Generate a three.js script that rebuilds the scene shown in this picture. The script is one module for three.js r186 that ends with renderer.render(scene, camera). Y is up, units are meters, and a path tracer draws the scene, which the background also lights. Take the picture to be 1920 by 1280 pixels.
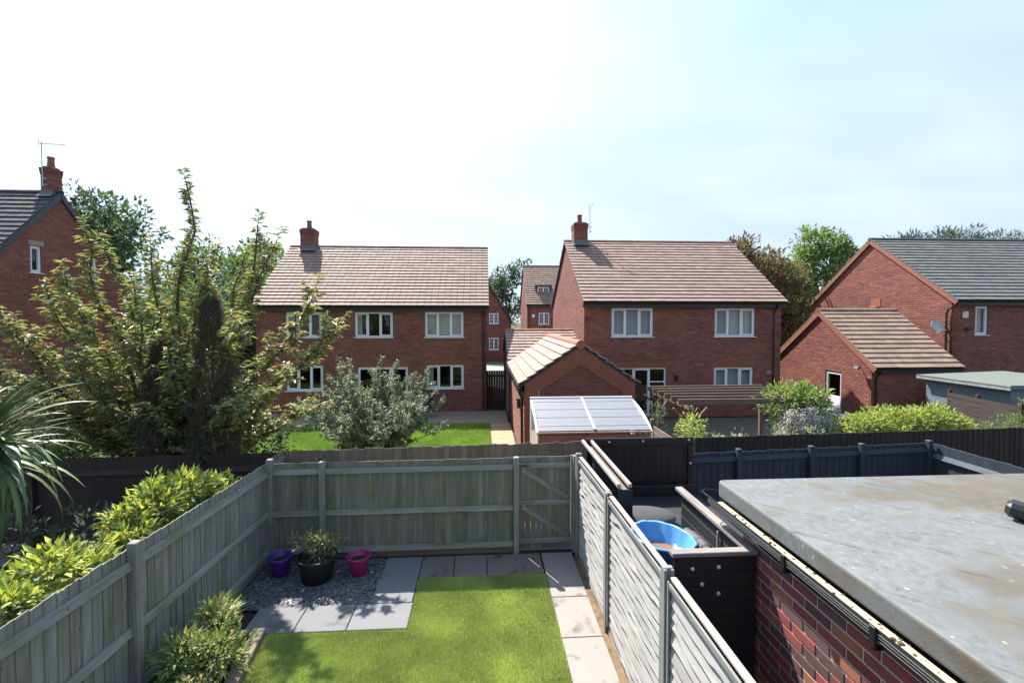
import * as THREE from 'three';
import { mergeGeometries } from 'three/addons/utils/BufferGeometryUtils.js';
import { ImprovedNoise } from 'three/addons/math/ImprovedNoise.js';

// ---------------------------------------------------------------- camera, sky, sun, exposure
const scene = new THREE.Scene();
const camera = new THREE.PerspectiveCamera(72.87, 1920 / 1280, 0.1, 600);
camera.position.set(0, 4.4, 0);
camera.rotation.order = 'YXZ';
camera.rotation.y = -0.0622;
camera.rotation.x = -0.02967;
camera.setViewOffset(1920, 1280, 0, 18.27, 1920, 1280);
const renderer = new THREE.WebGLRenderer({ antialias: true });
renderer.toneMapping = THREE.LinearToneMapping;
renderer.toneMappingExposure = 2.8;
renderer.shadowMap.enabled = true;

const SUN = new THREE.Vector3(-0.285, 0.78, -0.555).normalize();
{
  const w = 1024, h = 512, data = new Float32Array(w * h * 4), d = new THREE.Vector3();
  const mix = (a, b, t) => a + (b - a) * t, cl = (x) => Math.max(0, Math.min(1, x));
  const noise = new ImprovedNoise();
  for (let j = 0; j < h; j++) for (let i = 0; i < w; i++) {
    const el = ((j + 0.5) / h - 0.5) * Math.PI, az = ((i + 0.5) / w - 0.5) * 2 * Math.PI;
    d.set(Math.cos(el) * Math.cos(az), Math.sin(el), Math.cos(el) * Math.sin(az));
    const g = Math.acos(Math.max(-1, Math.min(1, d.dot(SUN)))) * 180 / Math.PI;
    const up = cl(d.y);
    const t = Math.pow(up, 0.55);
    let r = mix(0.37, 0.13, t), gr = mix(0.425, 0.255, t), b = mix(0.47, 0.46, t);
    const fwd = 0.62 + 0.62 * Math.exp(-g / 52); r *= fwd; gr *= fwd; b *= fwd * (1.06 - 0.06 * Math.exp(-g / 52));   // brighter towards the sun
    const glow = 1.3 * Math.exp(-g / 9) + 0.52 * Math.exp(-g / 22);
    r += glow * 1.0; gr += glow * 0.99; b += glow * 0.94;
    // thin high veil of cirrus
    if (d.y > 0.02) {
      const px = d.x / (d.y + 0.25), pz = d.z / (d.y + 0.25);
      let n = 0.55 * noise.noise(px * 1.1 + 7, pz * 2.3, 1.7) + 0.3 * noise.noise(px * 2.7, pz * 5.1 + 3, 4.2) + 0.15 * noise.noise(px * 6, pz * 11, 9.1);
      const c = cl(0.32 + n * 0.9) * 0.10 * cl(d.y * 5);
      r += c * 0.9; gr += c * 0.85; b += c * 0.75;
    }
    if (d.y < 0) { r = 0.30; gr = 0.33; b = 0.33; }
    const o = (j * w + i) * 4;
    data[o] = r; data[o + 1] = gr; data[o + 2] = b; data[o + 3] = 1;
  }
  const sky = new THREE.DataTexture(data, w, h, THREE.RGBAFormat, THREE.FloatType);
  sky.mapping = THREE.EquirectangularReflectionMapping;
  sky.magFilter = sky.minFilter = THREE.LinearFilter;
  sky.needsUpdate = true;
  scene.background = sky; scene.environment = sky;
}
const sun = new THREE.DirectionalLight(new THREE.Color(1, 0.95, 0.87), 5);
sun.position.copy(SUN).multiplyScalar(80).add(new THREE.Vector3(0, 0, -18));
sun.target.position.set(0, 0, -18);
sun.castShadow = true;
Object.assign(sun.shadow.camera, { left: -45, right: 45, top: 45, bottom: -45, near: 1, far: 200 });
sun.shadow.mapSize.set(4096, 4096);
scene.add(sun, sun.target);

// ---------------------------------------------------------------- helpers
function rng(seed) { let a = seed >>> 0; return () => { a |= 0; a = a + 0x6D2B79F5 | 0; let t = Math.imul(a ^ a >>> 15, 1 | a); t = t + Math.imul(t ^ t >>> 7, 61 | t) ^ t; return ((t ^ t >>> 14) >>> 0) / 4294967296; }; }
const R = rng(4711);
const rr = (a, b, f = R) => a + (b - a) * f();
const pick = (a, f = R) => a[Math.floor(f() * a.length)];
const V = (x, y, z) => new THREE.Vector3(x, y, z);
const lin = (r, g, b) => new THREE.Color().setRGB(r, g, b);
const taken = {};
function numbered(n) { const k = (taken[n] = (taken[n] ?? -1) + 1); return k ? `${n}_${String(k).padStart(3, '0')}` : n; }
function thing(name, label, category, x = 0, y = 0, z = 0, turn = 0, group) {
  const o = new THREE.Group(); o.name = numbered(name); o.position.set(x, y, z); o.rotation.y = turn;
  o.userData = { label, category }; if (group) o.userData.group = group;
  scene.add(o); return o;
}
function mesh(name, geo, mat, parent, x = 0, y = 0, z = 0) {
  const m = new THREE.Mesh(geo, mat); m.name = name; m.position.set(x, y, z); m.castShadow = m.receiveShadow = true;
  if (parent) parent.add(m); return m;
}
function soloThing(name, label, category, geo, mat, x = 0, y = 0, z = 0, group) {
  const m = mesh(numbered(name), geo, mat, scene, x, y, z); m.userData = { label, category }; if (group) m.userData.group = group; return m;
}
function structure(name, geo, mat, label, x = 0, y = 0, z = 0) {
  const m = geo ? mesh(numbered(name), geo, mat, scene, x, y, z) : new THREE.Group();
  if (!geo) { m.name = numbered(name); m.position.set(x, y, z); scene.add(m); }
  m.userData = { kind: 'structure', label, category: name.replace(/_/g, ' ') }; return m;
}
const stuff = (m, label, category) => { m.userData.kind = 'stuff'; if (label) { m.userData.label = label; m.userData.category = category; } return m; };

// metric box-projected uv; swap turns the grain
function boxUV(g, ox = 0, oy = 0, swap = false) {
  if (g.index) g = g.toNonIndexed();
  const p = g.attributes.position, uv = new Float32Array(p.count * 2), a = V(), b = V(), c = V(), n = V();
  for (let i = 0; i < p.count; i += 3) {
    a.fromBufferAttribute(p, i); b.fromBufferAttribute(p, i + 1); c.fromBufferAttribute(p, i + 2);
    n.subVectors(b, a).cross(V().subVectors(c, a));
    const x = Math.abs(n.x), y = Math.abs(n.y), z = Math.abs(n.z);
    [a, b, c].forEach((q, k) => {
      let u, v;
      if (x >= y && x >= z) { u = q.z; v = q.y; } else if (y >= z) { u = q.x; v = q.z; } else { u = q.x; v = q.y; }
      if (swap) [u, v] = [v, u];
      uv[(i + k) * 2] = u + ox; uv[(i + k) * 2 + 1] = v + oy;
    });
  }
  g.setAttribute('uv', new THREE.BufferAttribute(uv, 2)); return g;
}
// box with chamfered edges (44 triangles)
function chamfer(w, h, d, c = 0.004) {
  const H = [w / 2, h / 2, d / 2], P = [], vert = (s, ax) => { const q = [0, 1, 2].map((k) => s[k] * (H[k] - (k === ax ? 0 : c))); return q; };
  const tri = (a, b, e) => {
    const n = V(...b).sub(V(...a)).cross(V(...e).sub(V(...a))), m = V(...a).add(V(...b)).add(V(...e));
    if (n.dot(m) < 0) P.push(...a, ...e, ...b); else P.push(...a, ...b, ...e);
  };
  const quad = (a, b, e, f) => { tri(a, b, e); tri(a, e, f); };
  for (let ax = 0; ax < 3; ax++) for (const s of [-1, 1]) {
    const [i, j] = [0, 1, 2].filter((k) => k !== ax);
    const q = [[-1, -1], [1, -1], [1, 1], [-1, 1]].map(([p, r]) => { const t = [0, 0, 0]; t[ax] = s; t[i] = p; t[j] = r; return vert(t, ax); });
    quad(...q);
  }
  for (let e = 0; e < 3; e++) {
    const [i, j] = [0, 1, 2].filter((k) => k !== e);
    for (const p of [-1, 1]) for (const r of [-1, 1]) {
      const t0 = [0, 0, 0], t1 = [0, 0, 0]; t0[e] = -1; t1[e] = 1; t0[i] = t1[i] = p; t0[j] = t1[j] = r;
      quad(vert(t0, i), vert(t1, i), vert(t1, j), vert(t0, j));
    }
  }
  for (const x of [-1, 1]) for (const y of [-1, 1]) for (const z of [-1, 1]) tri(vert([x, y, z], 0), vert([x, y, z], 1), vert([x, y, z], 2));
  const g = new THREE.BufferGeometry(); g.setAttribute('position', new THREE.Float32BufferAttribute(P, 3)); g.computeVertexNormals(); return g;
}
const cboxCache = {};
// chamfered box with metric uv, cached, with a few uv variants
function cbox(w, h, d, c = 0.004, swap = false, variant = 0) {
  const k = [w, h, d, c, swap, variant].map((v) => typeof v === 'number' ? +v.toFixed(4) : v).join();
  if (!cboxCache[k]) { const f = rng(variant * 77 + 5); cboxCache[k] = boxUV(chamfer(w, h, d, Math.min(c, w / 3, h / 3, d / 3)), f() * 3, f() * 3, swap); }
  return cboxCache[k];
}
const box = (w, h, d, x = 0, y = 0, z = 0) => new THREE.BoxGeometry(w, h, d).translate(x, y, z);
const cyl = (r0, r1, h, n = 12, x = 0, y = 0, z = 0) => new THREE.CylinderGeometry(r1, r0, h, n).translate(x, y, z);
const mergeUV = (list) => boxUV(mergeGeometries(list.map((g) => { const q = g.index ? g.toNonIndexed() : g; for (const a of Object.keys(q.attributes)) if (a !== 'position' && a !== 'normal') q.deleteAttribute(a); if (!q.attributes.normal) q.computeVertexNormals(); return q; })));
function tube(pts, rad, seg = 6) {   // tapered tube through points
  const P = [], I = [], t = V(), a = V(), b = V();
  pts.forEach((p, i) => {
    const q0 = pts[Math.max(0, i - 1)], q1 = pts[Math.min(pts.length - 1, i + 1)];
    t.subVectors(q1, q0).normalize(); a.set(Math.abs(t.y) > 0.9 ? 1 : 0, Math.abs(t.y) > 0.9 ? 0 : 1, 0).cross(t).normalize(); b.crossVectors(t, a);
    const r = Array.isArray(rad) ? rad[i] : rad;
    for (let k = 0; k < seg; k++) { const c = Math.cos(k / seg * 6.2832) * r, s = Math.sin(k / seg * 6.2832) * r; P.push(p.x + a.x * c + b.x * s, p.y + a.y * c + b.y * s, p.z + a.z * c + b.z * s); }
  });
  for (let i = 0; i < pts.length - 1; i++) for (let k = 0; k < seg; k++) { const n = (k + 1) % seg, o = i * seg; I.push(o + k, o + n, o + seg + k, o + n, o + seg + n, o + seg + k); }
  for (let k = 1; k < seg - 1; k++) { I.push(0, k + 1, k); const o = (pts.length - 1) * seg; I.push(o, o + k, o + k + 1); }
  const g = new THREE.BufferGeometry(); g.setAttribute('position', new THREE.Float32BufferAttribute(P, 3)); g.setIndex(I); g.computeVertexNormals(); return g;
}
const pipe = (pts, r, seg = 8) => tube(pts.map((p) => V(...p)), r, seg);

// ---------------------------------------------------------------- textures and materials
const noise = new ImprovedNoise();
const fbm = (x, y, z, o = 4) => { let s = 0, a = 0.5, f = 1; for (let i = 0; i < o; i++) { s += a * noise.noise(x * f, y * f, z + i * 7.3); a *= 0.5; f *= 2.03; } return s; };
function tex(w, h, fn, srgb = true) {
  const d = new Uint8Array(w * h * 4);
  for (let j = 0; j < h; j++) for (let i = 0; i < w; i++) {
    const c = fn(i / w, j / h, i, j), o = (j * w + i) * 4;
    for (let k = 0; k < 3; k++) d[o + k] = Math.max(0, Math.min(255, (Array.isArray(c) ? c[k] : c) * 255));
    d[o + 3] = 255;
  }
  const t = new THREE.DataTexture(d, w, h); t.wrapS = t.wrapT = THREE.RepeatWrapping; t.magFilter = THREE.LinearFilter; t.minFilter = THREE.LinearMipmapLinearFilter; t.generateMipmaps = true;
  if (srgb) t.colorSpace = THREE.SRGBColorSpace; t.needsUpdate = true; return t;
}
const rep = (t, m) => { t.repeat.set(1 / m, 1 / m); return t; };
// periodic noise helper: blends so that the tile has no seam
const per = (f) => (u, v) => { const a = f(u, v), b = f(u - 1, v), c = f(u, v - 1), d = f(u - 1, v - 1); return a * (1 - u) * (1 - v) + b * u * (1 - v) + c * (1 - u) * v + d * u * v; };
const woodN = per((u, v) => fbm(u * 40, v * 2.2, 3, 4) * 0.9 + fbm(u * 6, v * 1.5, 8, 3) * 0.7);
const woodF = per((u, v) => fbm(u * 110, v * 7, 13, 2));
const woodMap = rep(tex(512, 512, (u, v) => { const n = woodN(u, v), f = woodF(u, v); const g = 0.82 + n * 0.26 + f * 0.18; return [g, g * (0.99 + n * 0.02), g * (0.985 + n * 0.03)]; }), 1.2);
const woodBump = rep(tex(512, 512, (u, v) => 0.5 + woodN(u, v) * 0.4 + woodF(u, v) * 0.5, false), 1.2);
const stainA = per((u, v) => fbm(u * 5, v * 5, 21, 5)), stainB = per((u, v) => fbm(u * 22, v * 22, 31, 4)), grit = per((u, v) => fbm(u * 130, v * 130, 41, 2));
const stoneMap = rep(tex(512, 512, (u, v) => { const a = stainA(u, v), b = stainB(u, v), c = grit(u, v); const g = 0.86 + a * 0.22 + b * 0.14 + c * 0.12; return [g, g * (1 - a * 0.05), g * (0.99 - a * 0.09)]; }), 1.7);
const stoneBump = rep(tex(512, 512, (u, v) => 0.5 + stainB(u, v) * 0.35 + grit(u, v) * 0.5, false), 1.7);
const slabMap = rep(tex(512, 512, (u, v) => { const a = stainA(u, v), b = stainB(u, v), c = grit(u, v), s = Math.max(0, a * 1.6 + b * 0.7 - 0.12); const g = 0.95 + b * 0.05 + c * 0.09 - Math.min(0.42, s * 0.75); return [g, g * (1 - s * 0.03), g * (1 - s * 0.08)]; }), 2.6);
const soilMap = rep(tex(512, 512, (u, v) => { const a = stainA(u, v), b = stainB(u, v), c = grit(u, v); const g = 0.72 + a * 0.35 + b * 0.4 + c * 0.35; return [g, g * 0.97, g * 0.92]; }), 2.3);

// weathered fence boards: grain, knots, rain streaks and green brown algae blotches
const algae = per((u, v) => fbm(u * 9, v * 3.5, 51, 5)), streakN = per((u, v) => fbm(u * 60, v * 0.9, 61, 3));
const knots = (() => { const f = rng(99); return Array.from({ length: 14 }, () => [f(), f(), 0.003 + f() * 0.006]); })();
const fenceMap = rep(tex(1024, 1024, (u, v) => {
  const n = woodN(u, v), w = woodF(u, v), a = Math.max(0, Math.min(1, algae(u, v) * 2.6 + 0.08)), s = streakN(u, v);
  let g = 0.84 + n * 0.22 + w * 0.2 + s * 0.22, kn = 0; for (const [x, y, r] of knots) { const d = Math.hypot(u - x, (v - y) * 0.55) / r; if (d < 1) kn = Math.max(kn, 1 - d); }
  g *= 1 - kn * 0.45; return [g * (1 - a * 0.2), g * (1 - a * 0.14), g * (1 - a * 0.36)];
}), 2.4);
const std = (o) => new THREE.MeshStandardMaterial(o);
const wood = (r, g, b, rough = 0.85) => std({ color: lin(r, g, b), map: woodMap, bumpMap: woodBump, bumpScale: 0.002, roughness: rough });
const fenceWood = (r, g, b) => std({ color: lin(r, g, b), map: fenceMap, bumpMap: woodBump, bumpScale: 0.002, roughness: 0.88 });
const stone = (r, g, b, rough = 0.85, bs = 0.002) => std({ color: lin(r, g, b), map: stoneMap, bumpMap: stoneBump, bumpScale: bs, roughness: rough });
const slabStone = (r, g, b) => std({ color: lin(r, g, b), map: slabMap, bumpMap: stoneBump, bumpScale: 0.0015, roughness: 0.8 });
const vary = (make, base, n, amt, seed = 1) => { const f = rng(seed); return Array.from({ length: n }, () => { const k = 1 + (f() - 0.5) * amt, w = (f() - 0.5) * amt * 0.25; return make(base[0] * k * (1 + w), base[1] * k, base[2] * k * (1 - w)); }); };

const M = {
  upvc: std({ color: lin(0.72, 0.73, 0.74), roughness: 0.32 }),
  pane: new THREE.MeshPhysicalMaterial({ color: lin(0.86, 0.9, 0.9), roughness: 0.02, transmission: 1, thickness: 0, ior: 1.55 }),
  dark: std({ color: lin(0.012, 0.012, 0.014), roughness: 0.45 }),
  blackPlastic: std({ color: lin(0.014, 0.014, 0.015), roughness: 0.35 }),
  blackWood: std({ color: lin(0.014, 0.014, 0.016), map: woodMap, bumpMap: woodBump, bumpScale: 0.002, roughness: 0.62 }),
  lead: stone(0.16, 0.18, 0.2, 0.6),
  mortar: stone(0.25, 0.165, 0.135, 0.95),
  mortarPale: stone(0.56, 0.43, 0.37, 0.95),
  mortarDark: stone(0.17, 0.085, 0.065, 0.95),
  blind: std({ color: lin(0.52, 0.53, 0.52), roughness: 0.6 }),
  curtain: std({ color: lin(0.45, 0.42, 0.38), roughness: 0.9 }),
  room: std({ color: lin(0.10, 0.09, 0.085), roughness: 0.9 }),
  orangeBrick: stone(0.34, 0.115, 0.06, 0.85),
  metal: std({ color: lin(0.35, 0.36, 0.38), roughness: 0.35, metalness: 0.8 }),
  bolt: std({ color: lin(0.55, 0.56, 0.58), roughness: 0.45, metalness: 0.3 }),
  terracotta: stone(0.33, 0.12, 0.075, 0.8),
};

// ---------------------------------------------------------------- brick walls
// polygon in the wall's own plane (x along, y up); holes are [x0, y0, x1, y1]
function courses(poly, holes, bw, bh, joint, y0 = 0, f = R) {
  const ys = poly.map((p) => p[1]), top = Math.max(...ys), out = [];
  for (let row = 0, y = y0; y < top; row++, y += bh) {
    const ym = y + bh / 2, xs = [];
    for (let i = 0; i < poly.length; i++) { const [ax, ay] = poly[i], [bx, by] = poly[(i + 1) % poly.length]; if ((ay <= ym) !== (by <= ym)) xs.push(ax + (bx - ax) * (ym - ay) / (by - ay)); }
    xs.sort((a, b) => a - b);
    let spans = []; for (let i = 0; i + 1 < xs.length; i += 2) spans.push([xs[i], xs[i + 1]]);
    for (const [hx0, hy0, hx1, hy1] of holes) if (ym > hy0 - bh * 0.4 && ym < hy1 + bh * 0.4) spans = spans.flatMap(([a, b]) => hx1 <= a || hx0 >= b ? [[a, b]] : [[a, Math.min(b, hx0)], [Math.max(a, hx1), b]].filter(([p, q]) => q - p > 0.02));
    for (const [a, b] of spans) {
      let x = a - (row % 2 ? bw / 2 : 0) ;
      x = Math.floor((a) / bw) * bw - (row % 2 ? bw / 2 : 0);
      for (; x < b; x += bw) { const p = Math.max(a, x + joint / 2), q = Math.min(b, x + bw - joint / 2); if (q - p > 0.025) out.push([p, y + joint / 2, q, Math.min(y + bh - joint / 2, top)]); }
    }
  }
  return out;
}
const brickTones = [[0.30, 0.10, 0.072], [0.315, 0.108, 0.076], [0.275, 0.088, 0.065], [0.34, 0.124, 0.083], [0.235, 0.08, 0.064], [0.285, 0.10, 0.074]];
const brickMat = new THREE.MeshStandardMaterial({ color: 0xffffff, vertexColors: true, map: stoneMap, bumpMap: stoneBump, bumpScale: 0.003, roughness: 0.9 });
function brickGeometry(list, proud, tones, f = R) {   // joined bricks: front and four edges each
  const P = [], C = [], U = [];
  const q = (c, a, b, d, e) => { for (const v of [a, b, d, a, d, e]) { P.push(...v); C.push(...c); U.push(v[0] + v[2] + c[0] * 31, v[1] + c[1] * 17); } };
  for (const [x0, y0, x1, y1] of list) {
    const t = pick(tones, f), k = (0.92 + f() * 0.16) * (1 + 0.32 * fbm(x0 * 0.45, y0 * 0.7, 17, 3)), c = t.map((v) => v * k), z = proud * (0.75 + f() * 0.5);
    q(c, [x0, y0, z], [x1, y0, z], [x1, y1, z], [x0, y1, z]);
    q(c, [x0, y1, z], [x1, y1, z], [x1, y1, 0], [x0, y1, 0]);
    q(c, [x0, y0, 0], [x1, y0, 0], [x1, y0, z], [x0, y0, z]);
    q(c, [x0, y0, 0], [x0, y0, z], [x0, y1, z], [x0, y1, 0]);
    q(c, [x1, y0, z], [x1, y0, 0], [x1, y1, 0], [x1, y1, z]);
  }
  const g = new THREE.BufferGeometry();
  g.setAttribute('position', new THREE.Float32BufferAttribute(P, 3)); g.setAttribute('color', new THREE.Float32BufferAttribute(C, 3)); g.setAttribute('uv', new THREE.Float32BufferAttribute(U, 2)); g.computeVertexNormals(); return g;
}
function wallGeometry(poly, holes, thick) {
  const s = new THREE.Shape(poly.map(([x, y]) => new THREE.Vector2(x, y)));
  for (const [a, b, c, d] of holes) s.holes.push(new THREE.Path([[a, b], [a, d], [c, d], [c, b]].map(([x, y]) => new THREE.Vector2(x, y))));
  return new THREE.ExtrudeGeometry(s, { depth: thick, bevelEnabled: false }).translate(0, 0, -thick);
}
const BW = 0.31, BH = 0.1035, BJ = 0.016;
// a wall is a part; its bricks are joined (too small to pick apart at that distance) or, with singles, meshes of their own
function brickWall(parent, poly, holes, o = {}) {
  const w = mesh(o.name ?? 'wall', wallGeometry(poly, holes, o.thick ?? 0.22), o.mortar ?? M.mortar, parent);
  const list = courses(poly, [...holes, ...(o.skip ?? [])], BW, BH, o.joint ?? BJ, o.y0 ?? 0);
  if (o.singles) {
    const lowest = o.from ?? -1e9, near = list.filter((b) => (b[1] + b[3]) / 2 > lowest), far = list.filter((b) => (b[1] + b[3]) / 2 <= lowest);
    for (const [x0, y0, x1, y1] of near.slice(0, o.singles)) {
      const bw = +(x1 - x0).toFixed(3), m = mesh('brick', cbox(bw, +(y1 - y0).toFixed(3), 0.02, 0.003, false, Math.floor(R() * 3)), pick(o.mats), w, (x0 + x1) / 2, (y0 + y1) / 2, -0.003 + R() * 0.004);
      m.rotation.z = (R() - 0.5) * 0.006;
    }
    const rest = [...near.slice(o.singles), ...far];
    if (rest.length) stuff(mesh('brick_courses', brickGeometry(rest, 0.012, o.tones ?? brickTones), brickMat, w));
  } else stuff(mesh('brick_courses', brickGeometry(list, 0.012, o.tones ?? brickTones), brickMat, w));
  return w;
}

// ---------------------------------------------------------------- windows
const bar = (x0, y0, x1, y1, z0, z1) => box(x1 - x0, y1 - y0, z1 - z0, (x0 + x1) / 2, (y0 + y1) / 2, (z0 + z1) / 2);
const roundBar = (x0, y0, x1, y1, z0, z1) => chamfer(x1 - x0, y1 - y0, z1 - z0, 0.008).translate((x0 + x1) / 2, (y0 + y1) / 2, (z0 + z1) / 2);
// frame as the window's own mesh; panes, blind, curtain and sill as its pieces. Origin: lower left corner at the wall face
function windowPart(parent, x, y, w, h, o = {}) {
  const n = o.lights ?? 3, t = 0.07, z0 = -0.12, z1 = -0.045, G = [];
  G.push(roundBar(0, 0, w, t, z0, z1), roundBar(0, h - t, w, h, z0, z1), roundBar(0, t, t, h - t, z0, z1), roundBar(w - t, t, w, h - t, z0, z1));
  const lw = (w - t) / n;
  for (let i = 1; i < n; i++) G.push(roundBar(i * lw, t, i * lw + t, h - t, z0, z1));
  const opener = o.openers ?? [0, n - 1];
  for (const i of opener) { const a = i * lw + t, b = i * lw + lw, e = 0.045; G.push(roundBar(a, t, b, t + e, z0, z1 + 0.022), roundBar(a, h - t - e, b, h - t, z0, z1 + 0.022), roundBar(a, t + e, a + e, h - t - e, z0, z1 + 0.022), roundBar(b - e, t + e, b, h - t - e, z0, z1 + 0.022)); }
  for (const [i, fr] of o.transoms ?? []) G.push(roundBar(i * lw + t, t + (h - 2 * t) * fr - 0.025, i * lw + lw, t + (h - 2 * t) * fr + 0.025, z0, z1));
  if (o.grid) for (let i = 0; i < n; i++) { const a = i * lw + t, b = i * lw + lw; G.push(bar((a + b) / 2 - 0.014, t, (a + b) / 2 + 0.014, h - t, z0 + 0.01, z1 + 0.004)); for (let k = 1; k < o.grid; k++) { const yy = t + (h - 2 * t) * k / o.grid; G.push(bar(a, yy - 0.014, b, yy + 0.014, z0 + 0.01, z1 + 0.003)); } }
  const win = mesh(o.name ?? 'window', mergeUV(G), o.mat ?? M.upvc, parent, x, y, 0);
  for (let i = 0; i < n; i++) mesh('pane', new THREE.PlaneGeometry(lw - t, h - 2 * t), M.pane, win, i * lw + t + (lw - t) / 2, h / 2, -0.085);
  if (!o.noSill) mesh('sill', mergeUV([chamfer(w + 0.1, 0.035, 0.19, 0.008)]), M.upvc, win, w / 2, -0.0195, -0.025);
  if (o.blind) {
    const S = []; for (let yy = 0.06; yy < h - 0.05; yy += 0.042) S.push(box(w - 0.1, 0.003, 0.036).rotateX(0.75).translate(w / 2, yy, -0.24));
    mesh('blind', mergeUV(S), M.blind, win);
  }
  if (o.curtain) for (const [a, b] of o.curtain) { const S = [], k = Math.max(4, Math.round((b - a) / 0.05)); for (let i = 0; i < k; i++) S.push(cyl(0.032, 0.032, h - 0.04, 6, a + (b - a) * (i + 0.5) / k, h / 2, -0.27 + (i % 2) * 0.012)); mesh('curtain', mergeUV(S), o.curtainMat ?? M.curtain, win); }
  return win;
}
// a row of upright bricks over an opening
function soldier(parent, x0, x1, y, h = 0.23) {
  const G = [], n = Math.round((x1 - x0) / 0.104), s = (x1 - x0) / n;
  for (let i = 0; i < n; i++) G.push(chamfer(s - 0.008, h - 0.01, 0.03, 0.003).translate(x0 + (i + 0.5) * s, y + h / 2, 0.008));
  return mesh('brick_lintel', mergeUV(G), M.orangeBrick, parent);
}

// ---------------------------------------------------------------- tiled roofs
const tileMats = {
  red: vary((r, g, b) => stone(r, g, b, 0.82, 0.003), [0.345, 0.225, 0.18], 6, 0.3, 3),
  brown: vary((r, g, b) => stone(r, g, b, 0.82, 0.003), [0.31, 0.205, 0.145], 6, 0.3, 4),
  grey: vary((r, g, b) => stone(r, g, b, 0.78, 0.003), [0.15, 0.152, 0.142], 6, 0.24, 5),
  slate: vary((r, g, b) => stone(r, g, b, 0.75, 0.003), [0.075, 0.075, 0.075], 6, 0.26, 6),
};
const tileTint = { red: [0.345, 0.225, 0.18], brown: [0.31, 0.205, 0.145], grey: [0.15, 0.152, 0.142], slate: [0.075, 0.075, 0.075] };
// slope: origin at its lower left, u along the eave, v up the slope; made as children of the roof
function tiles(roof, o0, u, v, W, L, kind, gauge, tw, most, mode = 'low') {
  const n = V().crossVectors(u, v).normalize(), rows = Math.max(1, Math.round(L / gauge)), g = L / rows, cols = Math.round(W / tw), cw = W / cols;
  const geos = [0, 1, 2].map((k) => cbox(+(cw - 0.007).toFixed(4), +(g + 0.05).toFixed(4), 0.038, 0.005, false, k));
  const tilt = Math.atan2(0.04, g), basis = new THREE.Matrix4().makeBasis(u, v, n), list = [];
  for (let r = 0; r < rows; r++) for (let c = 0; c < cols; c++) list.push([r, c]);
  const q = new THREE.Quaternion().setFromRotationMatrix(basis), place = ([r, c], f) => {
    const p = o0.clone().addScaledVector(u, (c + 0.5) * cw + (f() - 0.5) * 0.004).addScaledVector(v, r * g + (g + 0.05) / 2 - 0.03 + (f() - 0.5) * 0.006).addScaledVector(n, 0.045 + f() * 0.004);
    const e = new THREE.Quaternion().setFromEuler(new THREE.Euler(-tilt + (f() - 0.5) * 0.012, (f() - 0.5) * 0.01, (f() - 0.5) * 0.008));
    return [p, q.clone().multiply(e)];
  };
  const singles = list.slice(0, most), rest = list.slice(most);
  for (const s of singles) { const [p, qq] = place(s, R), m = mesh('roof_tile', pick(geos), pick(tileMats[kind]), roof); m.position.copy(p); m.quaternion.copy(qq); }
  if (rest.length) {
    const G = rest.map((s) => {
      const [p, qq] = place(s, R), gg = pick(geos).clone().applyMatrix4(new THREE.Matrix4().compose(p, qq, V(1, 1, 1)));
      const t = tileTint[kind], k = 0.83 + R() * 0.34, w = (R() - 0.5) * 0.08, C = new Float32Array(gg.attributes.position.count * 3);
      for (let i = 0; i < C.length; i += 3) { C[i] = t[0] * k * (1 + w); C[i + 1] = t[1] * k; C[i + 2] = t[2] * k * (1 - w); }
      gg.setAttribute('color', new THREE.BufferAttribute(C, 3)); return gg;
    });
    stuff(mesh('upper_roof_tiles', mergeGeometries(G), tileVertexMat, roof));
  }
}
const tileVertexMat = new THREE.MeshStandardMaterial({ vertexColors: true, map: stoneMap, bumpMap: stoneBump, bumpScale: 0.003, roughness: 0.82 });
const ridgeGeo = (() => { const s = new THREE.Shape(); s.absarc(0, 0, 0.13, 0.1, Math.PI - 0.1, false); s.absarc(0, 0, 0.108, Math.PI - 0.1, 0.1, true); const g = new THREE.ExtrudeGeometry(s, { depth: 0.44, bevelEnabled: true, bevelSize: 0.006, bevelThickness: 0.006, bevelSegments: 1, curveSegments: 8 }).translate(0, 0, -0.22).rotateY(Math.PI / 2); return boxUV(g); })();

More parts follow.
